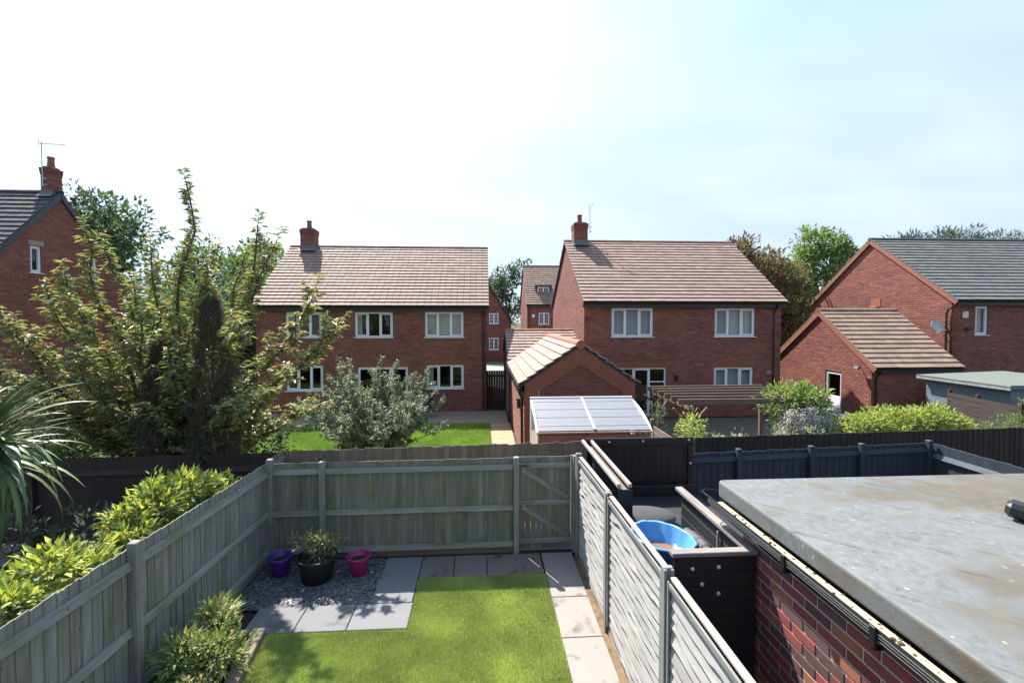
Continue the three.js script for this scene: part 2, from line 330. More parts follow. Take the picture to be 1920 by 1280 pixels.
// a house: front face at local z = 0, ridge along local x, back at z = -D
function house(o) {
  const { W, D, eave, ridge } = o, h = thing(o.name, o.label, o.category ?? 'house', o.x, o.y ?? 0, o.z, o.turn ?? 0, o.group);
  const hw = W / 2, tones = o.tones ?? brickTones, mortar = o.mortar ?? M.mortar;
  const fh = o.front ?? [], opening = (w) => [w.x, w.y, w.x + w.w, w.y + w.h];
  const gable = (mirror) => [[-D / 2, 0], [D / 2, 0], [D / 2, eave], [0, ridge - 0.1], [-D / 2, eave]].map(([x, y]) => [mirror * x, y]);
  const front = brickWall(h, [[-hw, 0], [hw, 0], [hw, eave], [-hw, eave]], fh.map(opening), { tones: o.frontTones ?? tones, mortar, ...(o.frontWall ?? {}) });
  for (const w of fh) { windowPart(h, w.x, w.y, w.w, w.h, w); if (w.lintel) soldier(h, w.x - 0.08, w.x + w.w + 0.08, w.y + w.h + 0.005); }
  const back = mesh('wall', wallGeometry([[-hw, 0], [hw, 0], [hw, eave], [-hw, eave]], (o.back ?? []).map(opening), 0.22), mortar, h, 0, 0, -D); back.rotation.y = Math.PI;
  const floor = mesh('floor', box(W - 0.5, 0.05, D - 0.5), M.room, h, 0, 0.03, -D / 2);
  if (eave > 4) mesh('floor', box(W - 0.5, 0.2, D - 0.5), M.room, h, 0, eave * 0.52, -D / 2);
  for (const side of [1, -1]) {
    const holes = side > 0 ? (o.right ?? []) : (o.left ?? []), show = side > 0 ? o.showRight : o.showLeft;
    const go = (side > 0 ? o.rightWall : o.leftWall) ?? {};
    let w;
    if (show) w = brickWall(h, gable(1), holes.map(opening), { tones: o.gableTones ?? tones, mortar, ...go });
    else w = mesh('wall', wallGeometry(gable(1), [], 0.22), mortar, h);
    w.position.set(side * hw, 0, -D / 2); w.rotation.y = side * Math.PI / 2;
    for (const q of holes) { const win = windowPart(h, q.x, q.y, q.w, q.h, q), p = V(q.x, q.y, 0).applyAxisAngle(V(0, 1, 0), w.rotation.y); win.position.copy(w.position).add(p); win.rotation.y = w.rotation.y; }
  }
  // roof
  const rise = ridge - eave, run = D / 2, over = o.over ?? 0.28, side = o.verge ?? 0.12, k = rise / run, len = Math.hypot(run + over, (run + over) * k), W2 = W + side * 2;
  const deck = [];
  for (const s of [1, -1]) { const g = box(W2 - 0.02, 0.06, len - 0.02).rotateX(s * Math.atan(k)).translate(0, (eave - over * k + ridge) / 2 - 0.03, -D / 2 + s * (run + over) / 2); deck.push(g); }
  const roof = mesh('roof', mergeUV(deck), o.deckMat ?? M.dark, h);
  const eY = eave - over * k;
  tiles(roof, V(-W2 / 2, eY, over), V(1, 0, 0), V(0, k, -1).normalize(), W2, len, o.tile, o.gauge ?? 0.3, o.tileW ?? 0.3, o.most ?? 300);
  tiles(roof, V(W2 / 2, eY, -D - over), V(-1, 0, 0), V(0, k, 1).normalize(), W2, len, o.tile, o.gauge ?? 0.3, o.tileW ?? 0.3, o.mostBack ?? 0);
  const rn = Math.round(W2 / 0.45), rm = o.ridgeMats ?? tileMats[o.tile];
  for (let i = 0; i < rn; i++) { const m = mesh('ridge_tile', ridgeGeo, pick(rm), roof, -W2 / 2 + (i + 0.5) * W2 / rn, ridge - 0.015 + R() * 0.006, -D / 2); m.scale.x = W2 / rn / 0.448; }
  if (o.vergeMat) for (const s of [1, -1]) for (const f of [1, -1]) {
    const b = mesh('bargeboard', cbox(0.045, 0.2, +(len).toFixed(3), 0.006, false, 1), o.vergeMat, h, s * (W2 / 2 - 0.022), (eY + ridge) / 2 - 0.115, -D / 2 + f * (run + over) / 2);
    b.rotation.x = f * Math.atan(k);
  }
  // fascia and gutter, front
  for (const s of o.gutters ?? [1]) {
    const z = s > 0 ? over : -D - over;
    mesh('fascia', cbox(+(W2 - 0.02).toFixed(3), 0.2, 0.03, 0.004, true), o.fasciaMat ?? M.blackPlastic, h, 0, eY - 0.12, z - s * 0.04);
    mesh('soffit', box(W2 - 0.04, 0.02, over - 0.05), o.fasciaMat ?? M.blackPlastic, h, 0, eY - 0.2, z - s * (over / 2 + 0.02));
    const sh = new THREE.Shape(); sh.absarc(0, 0, 0.062, Math.PI, 2 * Math.PI, false); sh.absarc(0, 0, 0.055, 2 * Math.PI, Math.PI, true);
    mesh('gutter', new THREE.ExtrudeGeometry(sh, { depth: W2, bevelEnabled: false, curveSegments: 8 }).translate(0, 0, -W2 / 2).rotateY(Math.PI / 2), M.blackPlastic, h, 0, eY - 0.03, z + s * 0.04);
  }
  for (const x of o.downpipes ?? []) mesh('downpipe', pipe([[x, eY - 0.06, over + 0.04], [x, eY - 0.2, over + 0.02], [x, eY - 0.38, 0.09], [x, eY - 0.5, 0.075], [x, 0.05, 0.075]], 0.036, 8), M.blackPlastic, h);
  if (o.chimney) {
    const c = o.chimney, cw = c.w, cd = c.d, y0 = ridge - 1.1, ht = c.top - y0;
    const ch = mesh('chimney', mergeUV([box(cw - 0.03, ht, cd - 0.03), box(cw - 0.1, 0.07, cd - 0.1, 0, ht / 2 + 0.035, 0)]), mortar, h, c.x, y0 + ht / 2, c.z);
    const L = []; 
    for (const [px, pz, ry, w] of [[0, cd / 2 - 0.015, 0, cw], [0, -cd / 2 + 0.015, Math.PI, cw], [cw / 2 - 0.015, 0, Math.PI / 2, cd], [-cw / 2 + 0.015, 0, -Math.PI / 2, cd]]) {
      const bl = courses([[-w / 2, -ht / 2], [w / 2, -ht / 2], [w / 2, ht / 2], [-w / 2, ht / 2]], [], BW, BH, BJ, -ht / 2);
      const topN = ht / 2 - BH * 2.6;
      L.push(brickGeometry(bl.filter((b) => b[1] < topN || true), 0.014, c.tones ?? brickTones).rotateY(ry).translate(px, 0, pz));
    }
    stuff(mesh('brick_courses', mergeGeometries(L), brickMat, ch));
    for (const [k2, e] of [[1, 0.035], [2, 0.03], [3, 0.015]]) mesh('corbel', mergeUV([chamfer(cw + e * 2, BH - 0.012, cd + e * 2, 0.005)]), pick(brickSolid), ch, 0, ht / 2 - BH * (k2 - 0.5), 0);
    mesh('flashing', mergeUV([box(cw + 0.06, 0.22, cd + 0.07, 0, 0, 0), box(cw + 0.16, 0.012, 0.2).rotateX(Math.atan(k)).translate(0, -0.12, cd / 2 + 0.1)]), M.lead, ch, 0, ridge - (c.z + D / 2) * k - (y0 + ht / 2) + (c.flash ?? -0.12), 0);
    for (const [px, pz] of c.pots ?? [[0, 0]]) mesh('chimney_pot', boxUV(new THREE.LatheGeometry([[0.001, 0.46], [0.10, 0.46], [0.135, 0.44], [0.135, 0.38], [0.115, 0.36], [0.12, 0.2], [0.14, 0.02], [0.14, -0.02]].reverse().map(([r, y]) => new THREE.Vector2(r, y)), 14)), M.terracotta, ch, px, ht / 2 + 0.06, pz);
  }
  return h;
}
const brickSolid = vary((r, g, b) => stone(r, g, b, 0.9, 0.003), [0.26, 0.085, 0.06], 4, 0.3, 12);
function aerial(label, x, y, z, hgt, boom, turn, dip = 0) {
  const a = thing('television_aerial', label, 'aerial', x, y, z, turn);
  mesh('mast', pipe([[0, 0, 0], [0, hgt, 0]], 0.018, 6), M.metal, a);
  mesh('boom', pipe([[-0.12, hgt - 0.05, 0], [boom, hgt - 0.05 + dip, 0]], 0.012, 6), M.metal, a);
  for (let i = 0; i < 7; i++) { const t = i / 6, l = 0.3 - t * 0.1; mesh('element', pipe([[t * boom, hgt - 0.05 + dip * t, -l / 2], [t * boom, hgt - 0.05 + dip * t, l / 2]], 0.006, 5), M.metal, a); }
  mesh('reflector', mergeUV([pipe([[-0.1, hgt + 0.1, -0.16], [-0.1, hgt + 0.1, 0.16]], 0.007, 5), pipe([[-0.1, hgt - 0.2, -0.16], [-0.1, hgt - 0.2, 0.16]], 0.007, 5), pipe([[-0.1, hgt - 0.2, 0], [-0.1, hgt + 0.1, 0]], 0.008, 5)]), M.metal, a);
  mesh('bracket', mergeUV([box(0.16, 0.03, 0.03, 0.06, 0.1, 0), box(0.16, 0.03, 0.03, 0.06, 0.35, 0)]), M.metal, a);
  return a;
}

// ---------------------------------------------------------------- the ground and the paved places
const flat = (x0, x1, d0, d1, seg = 1) => boxUV(new THREE.PlaneGeometry(x1 - x0, d1 - d0, seg, seg).rotateX(-Math.PI / 2).translate((x0 + x1) / 2, 0, -(d0 + d1) / 2));
structure('ground', flat(-260, 260, -40, 420, 1), std({ color: lin(0.07, 0.075, 0.04), map: soilMap, roughness: 1 }), 'earth and rough grass under the gardens and houses', 0, -0.06, 0);
const soilM = std({ color: lin(0.035, 0.027, 0.02), map: soilMap, bumpMap: stoneBump, bumpScale: 0.02, roughness: 1 });
structure('garden_soil', flat(-3.95, 1.9, -0.5, 9.2), soilM, 'dark soil under the fenced garden', 0, -0.03, 0);
structure('planting_ground', flat(-16, -3.96, -0.5, 9.2), soilM, 'dark bare soil of the next garden beyond the left fence', 0, -0.03, 0);
const lawnM = std({ color: lin(0.12, 0.2, 0.03), map: soilMap, roughness: 1 });
structure('lawn', flat(-15, 0.3, 9.6, 19.2), lawnM, 'sunlit green lawn of the brick house behind the fence', 0, -0.015, 0);
const paveM = stone(0.34, 0.25, 0.18, 0.9);
structure('patio', flat(-11.5, 1.05, 19.2, 21.9), paveM, 'buff paved patio along the back of the brick house', 0, -0.008, 0);
structure('path', flat(0.3, 1.12, 9.6, 19.2), stone(0.42, 0.28, 0.17, 0.9), 'buff paved path beside the brick garage', 0, -0.008, 0);
structure('driveway', flat(0.6, 5, 24, 44), stone(0.2, 0.2, 0.2, 0.9), 'grey tarmac drive between the far houses', 0, -0.02, 0);
structure('road', flat(-60, 80, 35, 44.2), stone(0.26, 0.26, 0.26, 0.9), 'pale grey road between the houses', 0, -0.016, 0);
structure('verge', flat(-60, 80, 44.2, 47.5), lawnM, 'grass verge in front of the far houses', 0, -0.012, 0);
structure('rear_yard', flat(4.55, 16, 9.9, 19.8), stone(0.13, 0.10, 0.07, 0.95), 'brown garden ground round the pergola', 0, -0.012, 0);
structure('side_yard', flat(1.95, 10, 0, 9.6), stone(0.12, 0.12, 0.125, 0.9), 'grey paved yard of the house next door', 0, -0.012, 0);
structure('passage', flat(-12, 5, 8.62, 9.55), stone(0.16, 0.14, 0.12, 0.95), 'narrow path between the two rear fences', 0, -0.01, 0);

// ---------------------------------------------------------------- houses
const houseA = house({
  name: 'brick_house', label: 'red brick house with brown tiled roof behind the cherry tree and grey leafed shrub', x: -5.15, z: -21.9, W: 10.6, D: 8.8, eave: 5.14, ridge: 8.3, tile: 'red', group: 'red brick houses behind the gardens',
  gauge: 0.29, tileW: 0.3, most: 300, downpipes: [5.15], ridgeMats: tileMats.brown,
  front: [
    { x: -3.94, y: 3.5, w: 1.63, h: 1.17, curtain: [[0.05, 0.3]] }, { x: -0.81, y: 3.5, w: 1.74, h: 1.17, curtain: [[0.06, 0.28]] }, { x: 2.42, y: 3.5, w: 1.8, h: 1.18, curtain: [[0.06, 1.74]] },
    { x: -3.95, y: 1.03, w: 1.67, h: 1.17, lintel: true }, { x: -0.71, y: 0.06, w: 2.33, h: 2.05, lights: 3, openers: [0, 1, 2], noSill: true, lintel: true, name: 'patio_door' }, { x: 2.47, y: 1.07, w: 1.76, h: 1.12, lintel: true, curtain: [[0.06, 0.3]] },
  ],
  chimney: { x: -4.34, z: -4.2, w: 0.72, d: 0.74, top: 9.2, flash: 0.05 },
});
const houseB = house({
  name: 'brick_house', label: 'red brick house with blinds upstairs and a tall chimney behind the pergola', x: 8.85, z: -19.9, W: 8.9, D: 9, eave: 5.28, ridge: 8.43, tile: 'red', group: 'red brick houses behind the gardens',
  gauge: 0.29, tileW: 0.3, most: 300, showLeft: true, downpipes: [4.1],
  front: [
    { x: -3.25, y: 3.58, w: 1.86, h: 1.25, blind: true }, { x: 1.4, y: 3.58, w: 1.85, h: 1.25, blind: true, curtain: [[0.65, 1.2], [1.3, 1.8]] },
    { x: -3.0, y: 0.06, w: 2.22, h: 2.15, lights: 3, openers: [1], noSill: true, lintel: true, name: 'patio_door', transoms: [[2, 0.72]] }, { x: 1.39, y: 1.05, w: 1.81, h: 1.15, lintel: true, blind: true },
  ],
  chimney: { x: -3.78, z: -4.3, w: 0.72, d: 0.74, top: 9.3, flash: 0.05 },
});
for (const [h, x] of [[houseB, 4.3], [houseB, -4.3]]) mesh('brick_pier', cbox(0.3, 0.62, 0.03, 0.004), M.orangeBrick, h, x, 4.78, 0.013);
mesh('wall_lamp', mergeUV([box(0.1, 0.04, 0.08, 0, 0.1, 0.05), cyl(0.05, 0.07, 0.16, 10, 0, 0, 0.1), new THREE.SphereGeometry(0.05, 10, 6).translate(0, -0.09, 0.1)]), M.blackPlastic, houseB, -0.35, 1.75, 0.01);
mesh('vent_cowl', new THREE.SphereGeometry(0.14, 14, 8, 0, 6.3, 0, 1.57).rotateX(1.57).scale(1, 1, 0.5), stone(0.3, 0.22, 0.17), houseB, 3.9, 1.95, 0.014);
aerial('thin aerial mast on the chimney of the house with blinds', 5.62, 8.85, -24.2, 1.42, 0.2, 0.5, 0.25);

// garage with its gable towards us: the local right end faces the camera
const garageBricks = vary((r, g, b) => stone(r, g, b, 0.9, 0.003), [0.235, 0.072, 0.055], 6, 0.45, 22);
const garage = house({
  name: 'brick_garage', category: 'garage', label: 'small brick garage with its gable facing us behind the greenhouse', x: 1.2, z: -16.45, turn: -Math.PI / 2, W: 6.3, D: 3.24, eave: 2.55, ridge: 3.63, tile: 'red', ridgeMats: [M.terracotta], verge: 0.06,
  over: 0.13, gauge: 0.32, tileW: 0.33, most: 200, mostBack: 40, showRight: true,
  rightWall: { singles: 290, from: 1.72, mats: garageBricks, skip: [[-1.62, 0, -1.27, 2.6], [1.27, 0, 1.62, 2.6]] },
});
{
  const s = new THREE.Shape([[-1.62, 0], [-1.26, 0], [-1.26, 2.22], [0, 3.05], [1.26, 2.22], [1.26, 0], [1.62, 0], [1.62, 2.5], [0, 3.56], [-1.62, 2.5]].map(([x, y]) => new THREE.Vector2(x, y)));
  const m = mesh('brick_pier_band', boxUV(new THREE.ExtrudeGeometry(s, { depth: 0.035, bevelEnabled: true, bevelSize: 0.004, bevelThickness: 0.004, bevelSegments: 1 })), stone(0.29, 0.095, 0.055, 0.88), garage, 3.152, 0, -1.62); m.rotation.y = Math.PI / 2;
  const k = mesh('ridge_end_cap', new THREE.CylinderGeometry(0.135, 0.135, 0.03, 18).rotateZ(Math.PI / 2), M.terracotta, garage, 3.23, 3.62, -1.62);
  mesh('overflow_pipe', pipe([[3.2, 1.75, -0.42], [3.21, 2.32, -0.4]], 0.014, 6), std({ color: lin(0.4, 0.4, 0.4), roughness: 0.5 }), garage);
  mesh('downpipe', pipe([[3.0, 2.42, 0.17], [3.05, 2.3, 0.15], [3.08, 2.1, 0.08], [3.08, 0.05, 0.07]], 0.04, 8), M.blackPlastic, garage);
  mesh('wall_lamp', mergeUV([box(0.12, 0.26, 0.1, 0, 0, 0.06), box(0.16, 0.04, 0.14, 0, 0.15, 0.07)]), M.blackPlastic, garage, 1.6, 1.62, 0);
  mesh('wall_lamp', mergeUV([box(0.12, 0.26, 0.1, 0, 0, 0.06), box(0.16, 0.04, 0.14, 0, 0.15, 0.07)]), M.blackPlastic, garage, -1.9, 2.1, 0);
}
house({
  name: 'brick_garage', category: 'garage', label: 'second garage roof adjoining the house gable behind the nearer garage', x: 2.72, z: -19.95, W: 3.24, D: 4.8, eave: 2.68, ridge: 3.76, tile: 'red', ridgeMats: [M.terracotta], over: 0.22, verge: 0.06, gauge: 0.3, tileW: 0.3, most: 99,
});
const garageE = house({
  name: 'brick_garage', category: 'garage', label: 'brick garage with white side door and brown tiled roof beside the yellow green shrub', x: 17.95, z: -18.15, W: 3.7, D: 6.05, eave: 2.52, ridge: 4.74, tile: 'brown', over: 0.25, verge: 0.1, gauge: 0.31, tileW: 0.33, most: 160, showLeft: true,
  left: [{ x: 0.42, y: 0.02, w: 1.0, h: 1.92, lights: 1, openers: [0], noSill: true, name: 'door', transoms: [[0, 0.4]] }], vergeMat: M.terracotta, downpipes: [-1.72],
});
{
  const p = mesh('door_panel', cbox(0.84, 0.72, 0.05, 0.01), M.upvc, garageE, -1.78, 0.44, -2.09); p.rotation.y = -Math.PI / 2;
  for (const x of [-1.7, 1.7]) mesh('brick_pier', cbox(0.28, 0.5, 0.03, 0.004), M.orangeBrick, garageE, x, 2.05, 0.013);
  const fl = mesh('floodlight', mergeUV([chamfer(0.26, 0.16, 0.09, 0.01).rotateX(-0.5), box(0.03, 0.03, 0.28, 0, -0.02, -0.16)]), std({ color: lin(0.06, 0.065, 0.06), roughness: 0.4 }), garageE, -2.1, 2.28, -0.5); fl.rotation.y = -Math.PI / 2;
}
const houseD = house({
  name: 'brick_house', label: 'brick house with dark grey roof and sunlit gable carrying a satellite dish', x: 29.1, z: -20.5, W: 14, D: 9.3, eave: 5.44, ridge: 8.84, tile: 'grey', over: 0.3, gauge: 0.3, tileW: 0.33, most: 300, showLeft: true, group: 'red brick houses behind the gardens',
  front: [{ x: -5.84, y: 3.6, w: 0.66, h: 1.36, lights: 1, openers: [0], curtain: [[0.08, 0.58]] }], vergeMat: M.terracotta, downpipes: [], ridgeMats: tileMats.slate,
});
{
  mesh('downpipe', pipe([[-7.0, 5.2, 0.3], [-7.05, 5.05, 0.28], [-7.1, 4.8, -0.1], [-7.1, 4.6, -0.16], [-7.1, 0.05, -0.16]], 0.042, 8), M.blackPlastic, houseD);
  mesh('alarm_box', cbox(0.28, 0.32, 0.09, 0.03), std({ color: lin(0.6, 0.6, 0.56), roughness: 0.4 }), houseD, -6.38, 4.55, 0.05);
  mesh('wall_lamp', mergeUV([chamfer(0.3, 0.12, 0.14, 0.03)]), M.blackPlastic, houseD, -6.22, 3.9, 0.08);
  mesh('brick_pier', cbox(0.3, 0.5, 0.03, 0.004), M.orangeBrick, houseD, -6.8, 5.0, 0.013);
  mesh('flue_hood', mergeUV([chamfer(0.5, 0.1, 0.2, 0.02), box(0.62, 0.5, 0.02, 0, 0.24, -0.08)]), M.orangeBrick, houseD, -7.1, 5.0, -4.25).rotation.y = -Math.PI / 2;
}
{
  const d = thing('satellite_dish', 'round grey satellite dish on the sunlit brick gable', 'satellite dish', 21.98, 4.0, -21.1, 0.05);
  const s = new THREE.LatheGeometry([[0, 0], [0.12, 0.012], [0.24, 0.05], [0.32, 0.09], [0.335, 0.1], [0.33, 0.085]].map(([r, y]) => new THREE.Vector2(r, y)), 24).rotateX(Math.PI / 2 - 0.35);
  mesh('reflector', s, std({ color: lin(0.5, 0.51, 0.52), roughness: 0.5, side: THREE.DoubleSide }), d, -0.25, 0, 0.16);
  mesh('feed_arm', pipe([[-0.25, -0.32, 0.2], [-0.25, -0.22, 0.6]], 0.014, 6), M.metal, d);
  mesh('receiver', cyl(0.035, 0.035, 0.12, 10).rotateX(1.4), M.dark, d, -0.25, -0.2, 0.62);
  mesh('bracket', pipe([[0, -0.1, -0.02], [-0.2, -0.1, 0.08], [-0.25, 0, 0.15]], 0.02, 6), M.metal, d);
}
house({
  name: 'brick_house', label: 'tall brick gable with dark roof, chimney and attic windows at the left edge', x: -23.4, z: -18.05, W: 10, D: 6.8, eave: 6.33, ridge: 9.82, tile: 'slate', over: 0.3, verge: 0.1, gauge: 0.31, tileW: 0.33, most: 200, showRight: true, vergeMat: std({ color: lin(0.035, 0.042, 0.055), roughness: 0.5 }), group: 'red brick houses behind the gardens',
  right: [{ x: -1.4, y: 6.26, w: 0.5, h: 1.1, lights: 1, openers: [0] }, { x: 1.36, y: 6.2, w: 0.5, h: 1.02, lights: 1, openers: [0] }],
  chimney: { x: 4.7, z: -3.4, w: 0.44, d: 0.52, top: 10.85, flash: -0.05 },
});
mesh('stone_lintel', cbox(0.66, 0.2, 0.05, 0.006), stone(0.4, 0.32, 0.24), scene.children.at(-1), 5.02, 7.47, -2.25).rotation.y = Math.PI / 2;
aerial('aerial with a long boom beside the pot of the leftmost chimney', -18.45, 9.9, -20.75, 1.85, 0.85, 0.15);
// far houses seen through the gap
house({
  name: 'brick_house', label: 'distant brick house with a dormer window seen in the gap between the houses', x: 8.8, z: -45, W: 9, D: 8, eave: 6.0, ridge: 9.88, tile: 'brown', over: 0.3, gauge: 0.34, tileW: 0.34, most: 60, showLeft: true, group: 'red brick houses behind the gardens',
  front: [{ x: -3.38, y: 3.77, w: 1.05, h: 1.15, lights: 2, grid: 3 }, { x: -3.38, y: 1.2, w: 1.05, h: 1.2, lights: 2, grid: 3 }], downpipes: [-4.3],
});
{
  const h = scene.children.at(-1);
  mesh('dormer', mergeUV([box(0.1, 1.3, 1.6, -0.75, 0, -0.8), box(0.1, 1.3, 1.6, 0.75, 0, -0.8), box(1.7, 0.12, 1.9, 0, 0.7, -0.75), box(1.5, 1.2, 0.05, 0, 0, -0.6)]), std({ color: lin(0.05, 0.06, 0.07), roughness: 0.6 }), h, -2.8, 6.9, -1.0);
  windowPart(h, -3.4, 6.35, 1.2, 1.15, { lights: 2, grid: 2 }).position.z = -0.93;
  mesh('wall_plaque', cyl(0.16, 0.16, 0.03, 14).rotateX(Math.PI / 2), M.upvc, h, -3.9, 4.6, 0.02);
}
house({
  name: 'brick_house', label: 'distant brick gable with dark verge and two small paned windows right of the lawn house', x: -3.5, z: -52, turn: -Math.PI / 2, W: 8, D: 6.4, eave: 4.1, ridge: 9.3, tile: 'slate', over: 0.1, most: 0, showRight: true, vergeMat: M.dark, group: 'red brick houses behind the gardens',
  right: [{ x: 0.9, y: 3.79, w: 1.0, h: 1.1, lights: 2, grid: 3 }, { x: 0.9, y: 1.07, w: 1.0, h: 1.28, lights: 2, grid: 3 }],
});
house({ name: 'brick_house', label: 'small distant brick house left of the sunlit gable with the dish', x: 36.5, z: -50, W: 7, D: 7, eave: 5.4, ridge: 8.2, tile: 'grey', most: 0, showLeft: true, group: 'red brick houses behind the gardens' });
// gate at the side of the house with the lawn
{
  const g = thing('side_gate', 'dark brown boarded gate between the lawn house and the garage', 'gate', 0.6, 0, -22.3);
  for (let i = 0; i < 8; i++) mesh('board', cbox(0.115, 1.82, 0.022, 0.004, false, i % 3), wood(0.06, 0.03, 0.02), g, -0.42 + i * 0.12, 0.95, 0);
  for (const y of [0.3, 1.6]) mesh('rail', cbox(0.98, 0.1, 0.04, 0.005, true), wood(0.055, 0.028, 0.02), g, 0, y, -0.03);
}

// ---------------------------------------------------------------- timber fences
const greyWood = vary(fenceWood, [0.285, 0.28, 0.25], 8, 0.3, 31);
const greyGreenWood = vary(fenceWood, [0.235, 0.225, 0.185], 8, 0.3, 32);
const railWood = vary(fenceWood, [0.29, 0.285, 0.25], 4, 0.2, 33);
const brownWood = vary(fenceWood, [0.24, 0.19, 0.14], 6, 0.35, 34);
const darkBrownWood = vary((r, g, b) => wood(r, g, b), [0.05, 0.032, 0.025], 5, 0.35, 35);
const navyWood = vary((r, g, b) => wood(r, g, b, 0.7), [0.024, 0.044, 0.066], 5, 0.3, 36);
const paleSlat = vary((r, g, b) => wood(r, g, b, 0.8), [0.47, 0.47, 0.46], 6, 0.22, 37);
const paleCap = wood(0.46, 0.41, 0.35), paleFrame = vary((r, g, b) => wood(r, g, b), [0.27, 0.285, 0.275], 3, 0.15, 38);

// run of upright feather-edge boards from (x0,d0) to (x1,d1); height from h0 to h1; face +1: rails on the left-hand normal side
function boardFence(o) {
  const L = Math.hypot(o.x1 - o.x0, o.d1 - o.d0), turn = Math.atan2(o.d1 - o.d0, o.x1 - o.x0);
  const f = thing('fence', o.label, 'fence', o.x0, 0, -o.d0, turn, o.group), n = Math.round(L / o.bw), s = L / n, rf = rng(o.seed ?? 5);
  const top = (t) => o.h0 + (o.h1 - o.h0) * t, face = o.face ?? 1;
  for (let i = 0; i < n; i++) {
    const t = (i + 0.5) / n, h = +(top(t) - 0.14 + (rf() - 0.5) * (o.ragged ?? 0.012)).toFixed(2), m = mesh('board', cbox(+(s + 0.012).toFixed(3), h, 0.014, 0.003, false, (i * 7) % 13), pick(o.mats, rf), f, (i + 0.5) * s, 0.13 + h / 2, (rf() - 0.5) * 0.003);
    m.rotation.y = 0.085 + (rf() - 0.5) * 0.03; m.rotation.z = (rf() - 0.5) * 0.006;
  }
  const posts = o.posts ?? [];
  const stops = [0, ...posts.filter((p) => p > 0.1 && p < L - 0.1), L].sort((a, b) => a - b);
  if (o.rails) for (const drop of o.rails) for (let i = 0; i + 1 < stops.length; i++) {
    const a = stops[i] + (i ? 0.05 : 0), b = stops[i + 1] - 0.05, tm = (a + b) / 2 / L, ang = Math.atan2(o.h1 - o.h0, L);
    const sh = new THREE.Shape([[-0.045, -0.04], [0.0, -0.04], [0.0, 0.045], [-0.02, 0.045]].map(([x, y]) => new THREE.Vector2(face > 0 ? -x : x, y)));
    const g = boxUV(new THREE.ExtrudeGeometry(sh, { depth: b - a, bevelEnabled: true, bevelSize: 0.003, bevelThickness: 0.003, bevelSegments: 1 }).translate(0, 0, -(b - a) / 2).rotateY(Math.PI / 2), rf() * 2, rf() * 2, true);
    g.scale(1, 1, -1); const idx = g.attributes.position; g.computeVertexNormals();
    const m = mesh('rail', g, pick(o.railMats ?? railWood, rf), f, (a + b) / 2, top(tm) - drop, face * 0.016); m.rotation.z = ang; m.rotation.x = (rf() - 0.5) * 0.02;
  }
  for (const p of posts) { const h = +(top(p / L) + (o.postUp ?? 0.04)).toFixed(2); mesh('post', cbox(0.1, h, 0.1, 0.008, false, Math.floor(rf() * 4)), pick(o.railMats ?? railWood, rf), f, p, h / 2, face * (o.postOut ?? 0.055)); }
  if (o.gravel) mesh('gravel_board', cbox(+L.toFixed(2), 0.14, 0.025, 0.004, true, 2), o.gravel, f, L / 2, 0.07, 0);
  return f;
}
// left boundary: runs away from us; rails and posts on our side
boardFence({ label: 'grey green board fence running along the left side of the garden', x0: -3.9, d0: 1.0, x1: -3.9, d1: 8.55, h0: 1.985, h1: 1.8, bw: 0.125, mats: greyWood, rails: [0.19, 0.92, 1.6], posts: [1.1, 4.27, 7.5], face: 1, gravel: railWood[0], seed: 11, postUp: 0.06 });
boardFence({ label: 'grey green board fence across the end of the garden beside the gate', x0: -3.9, d0: 8.55, x1: 0.6, d1: 8.55, h0: 1.78, h1: 1.8, bw: 0.1, mats: greyGreenWood, rails: [0.17, 0.93, 1.62], posts: [0.98, 4.51], face: 1, gravel: brownWood[1], seed: 12, postUp: 0.02 });
boardFence({ label: 'weathered brown board fence just behind the garden gate and its fence', x0: -3.95, d0: 9.3, x1: 4.6, d1: 9.72, h0: 1.79, h1: 1.8, bw: 0.12, mats: brownWood, rails: [], posts: [], seed: 13, ragged: 0.03 });
boardFence({ label: 'dark brown board fence in shade at the back of the left neighbour garden', x0: -14.5, d0: 9.1, x1: -3.95, d1: 9.3, h0: 1.72, h1: 1.76, bw: 0.14, mats: darkBrownWood, rails: [0.3], posts: [3, 6, 9], railMats: darkBrownWood, seed: 14 });
boardFence({ label: 'dark brown board fence below the pergola and the yellow green shrub', x0: 4.6, d0: 9.75, x1: 17.5, d1: 10.35, h0: 1.8, h1: 1.82, bw: 0.14, mats: darkBrownWood, rails: [], posts: [], seed: 15 });
boardFence({ label: 'navy blue painted fence with stout posts across the yard next door', x0: 3.95, d0: 8.85, x1: 9.5, d1: 9.22, h0: 1.72, h1: 1.75, bw: 0.15, mats: navyWood, rails: [0.14, 1.0], posts: [1.15, 2.75, 3.9, 5.5], railMats: navyWood, face: 1, seed: 16, postUp: 0.06 });
boardFence({ label: 'navy blue painted fence running towards us at the right of the yard', x0: 9.55, d0: 4.6, x1: 9.55, d1: 9.2, h0: 1.75, h1: 1.75, bw: 0.15, mats: navyWood, rails: [0.26, 1.0], posts: [], railMats: vary((r, g, b) => wood(r, g, b, 0.6), [0.12, 0.15, 0.18], 2, 0.1, 3), face: -1, seed: 17 });
{
  // small links between the two rear fences at the left corner
  const f = boardFence({ label: 'short weathered fence link closing the left end of the rear passage', x0: -3.95, d0: 8.62, x1: -3.93, d1: 9.28, h0: 1.8, h1: 1.82, bw: 0.13, mats: brownWood, rails: [0.15], posts: [], railMats: brownWood, seed: 18 });
}
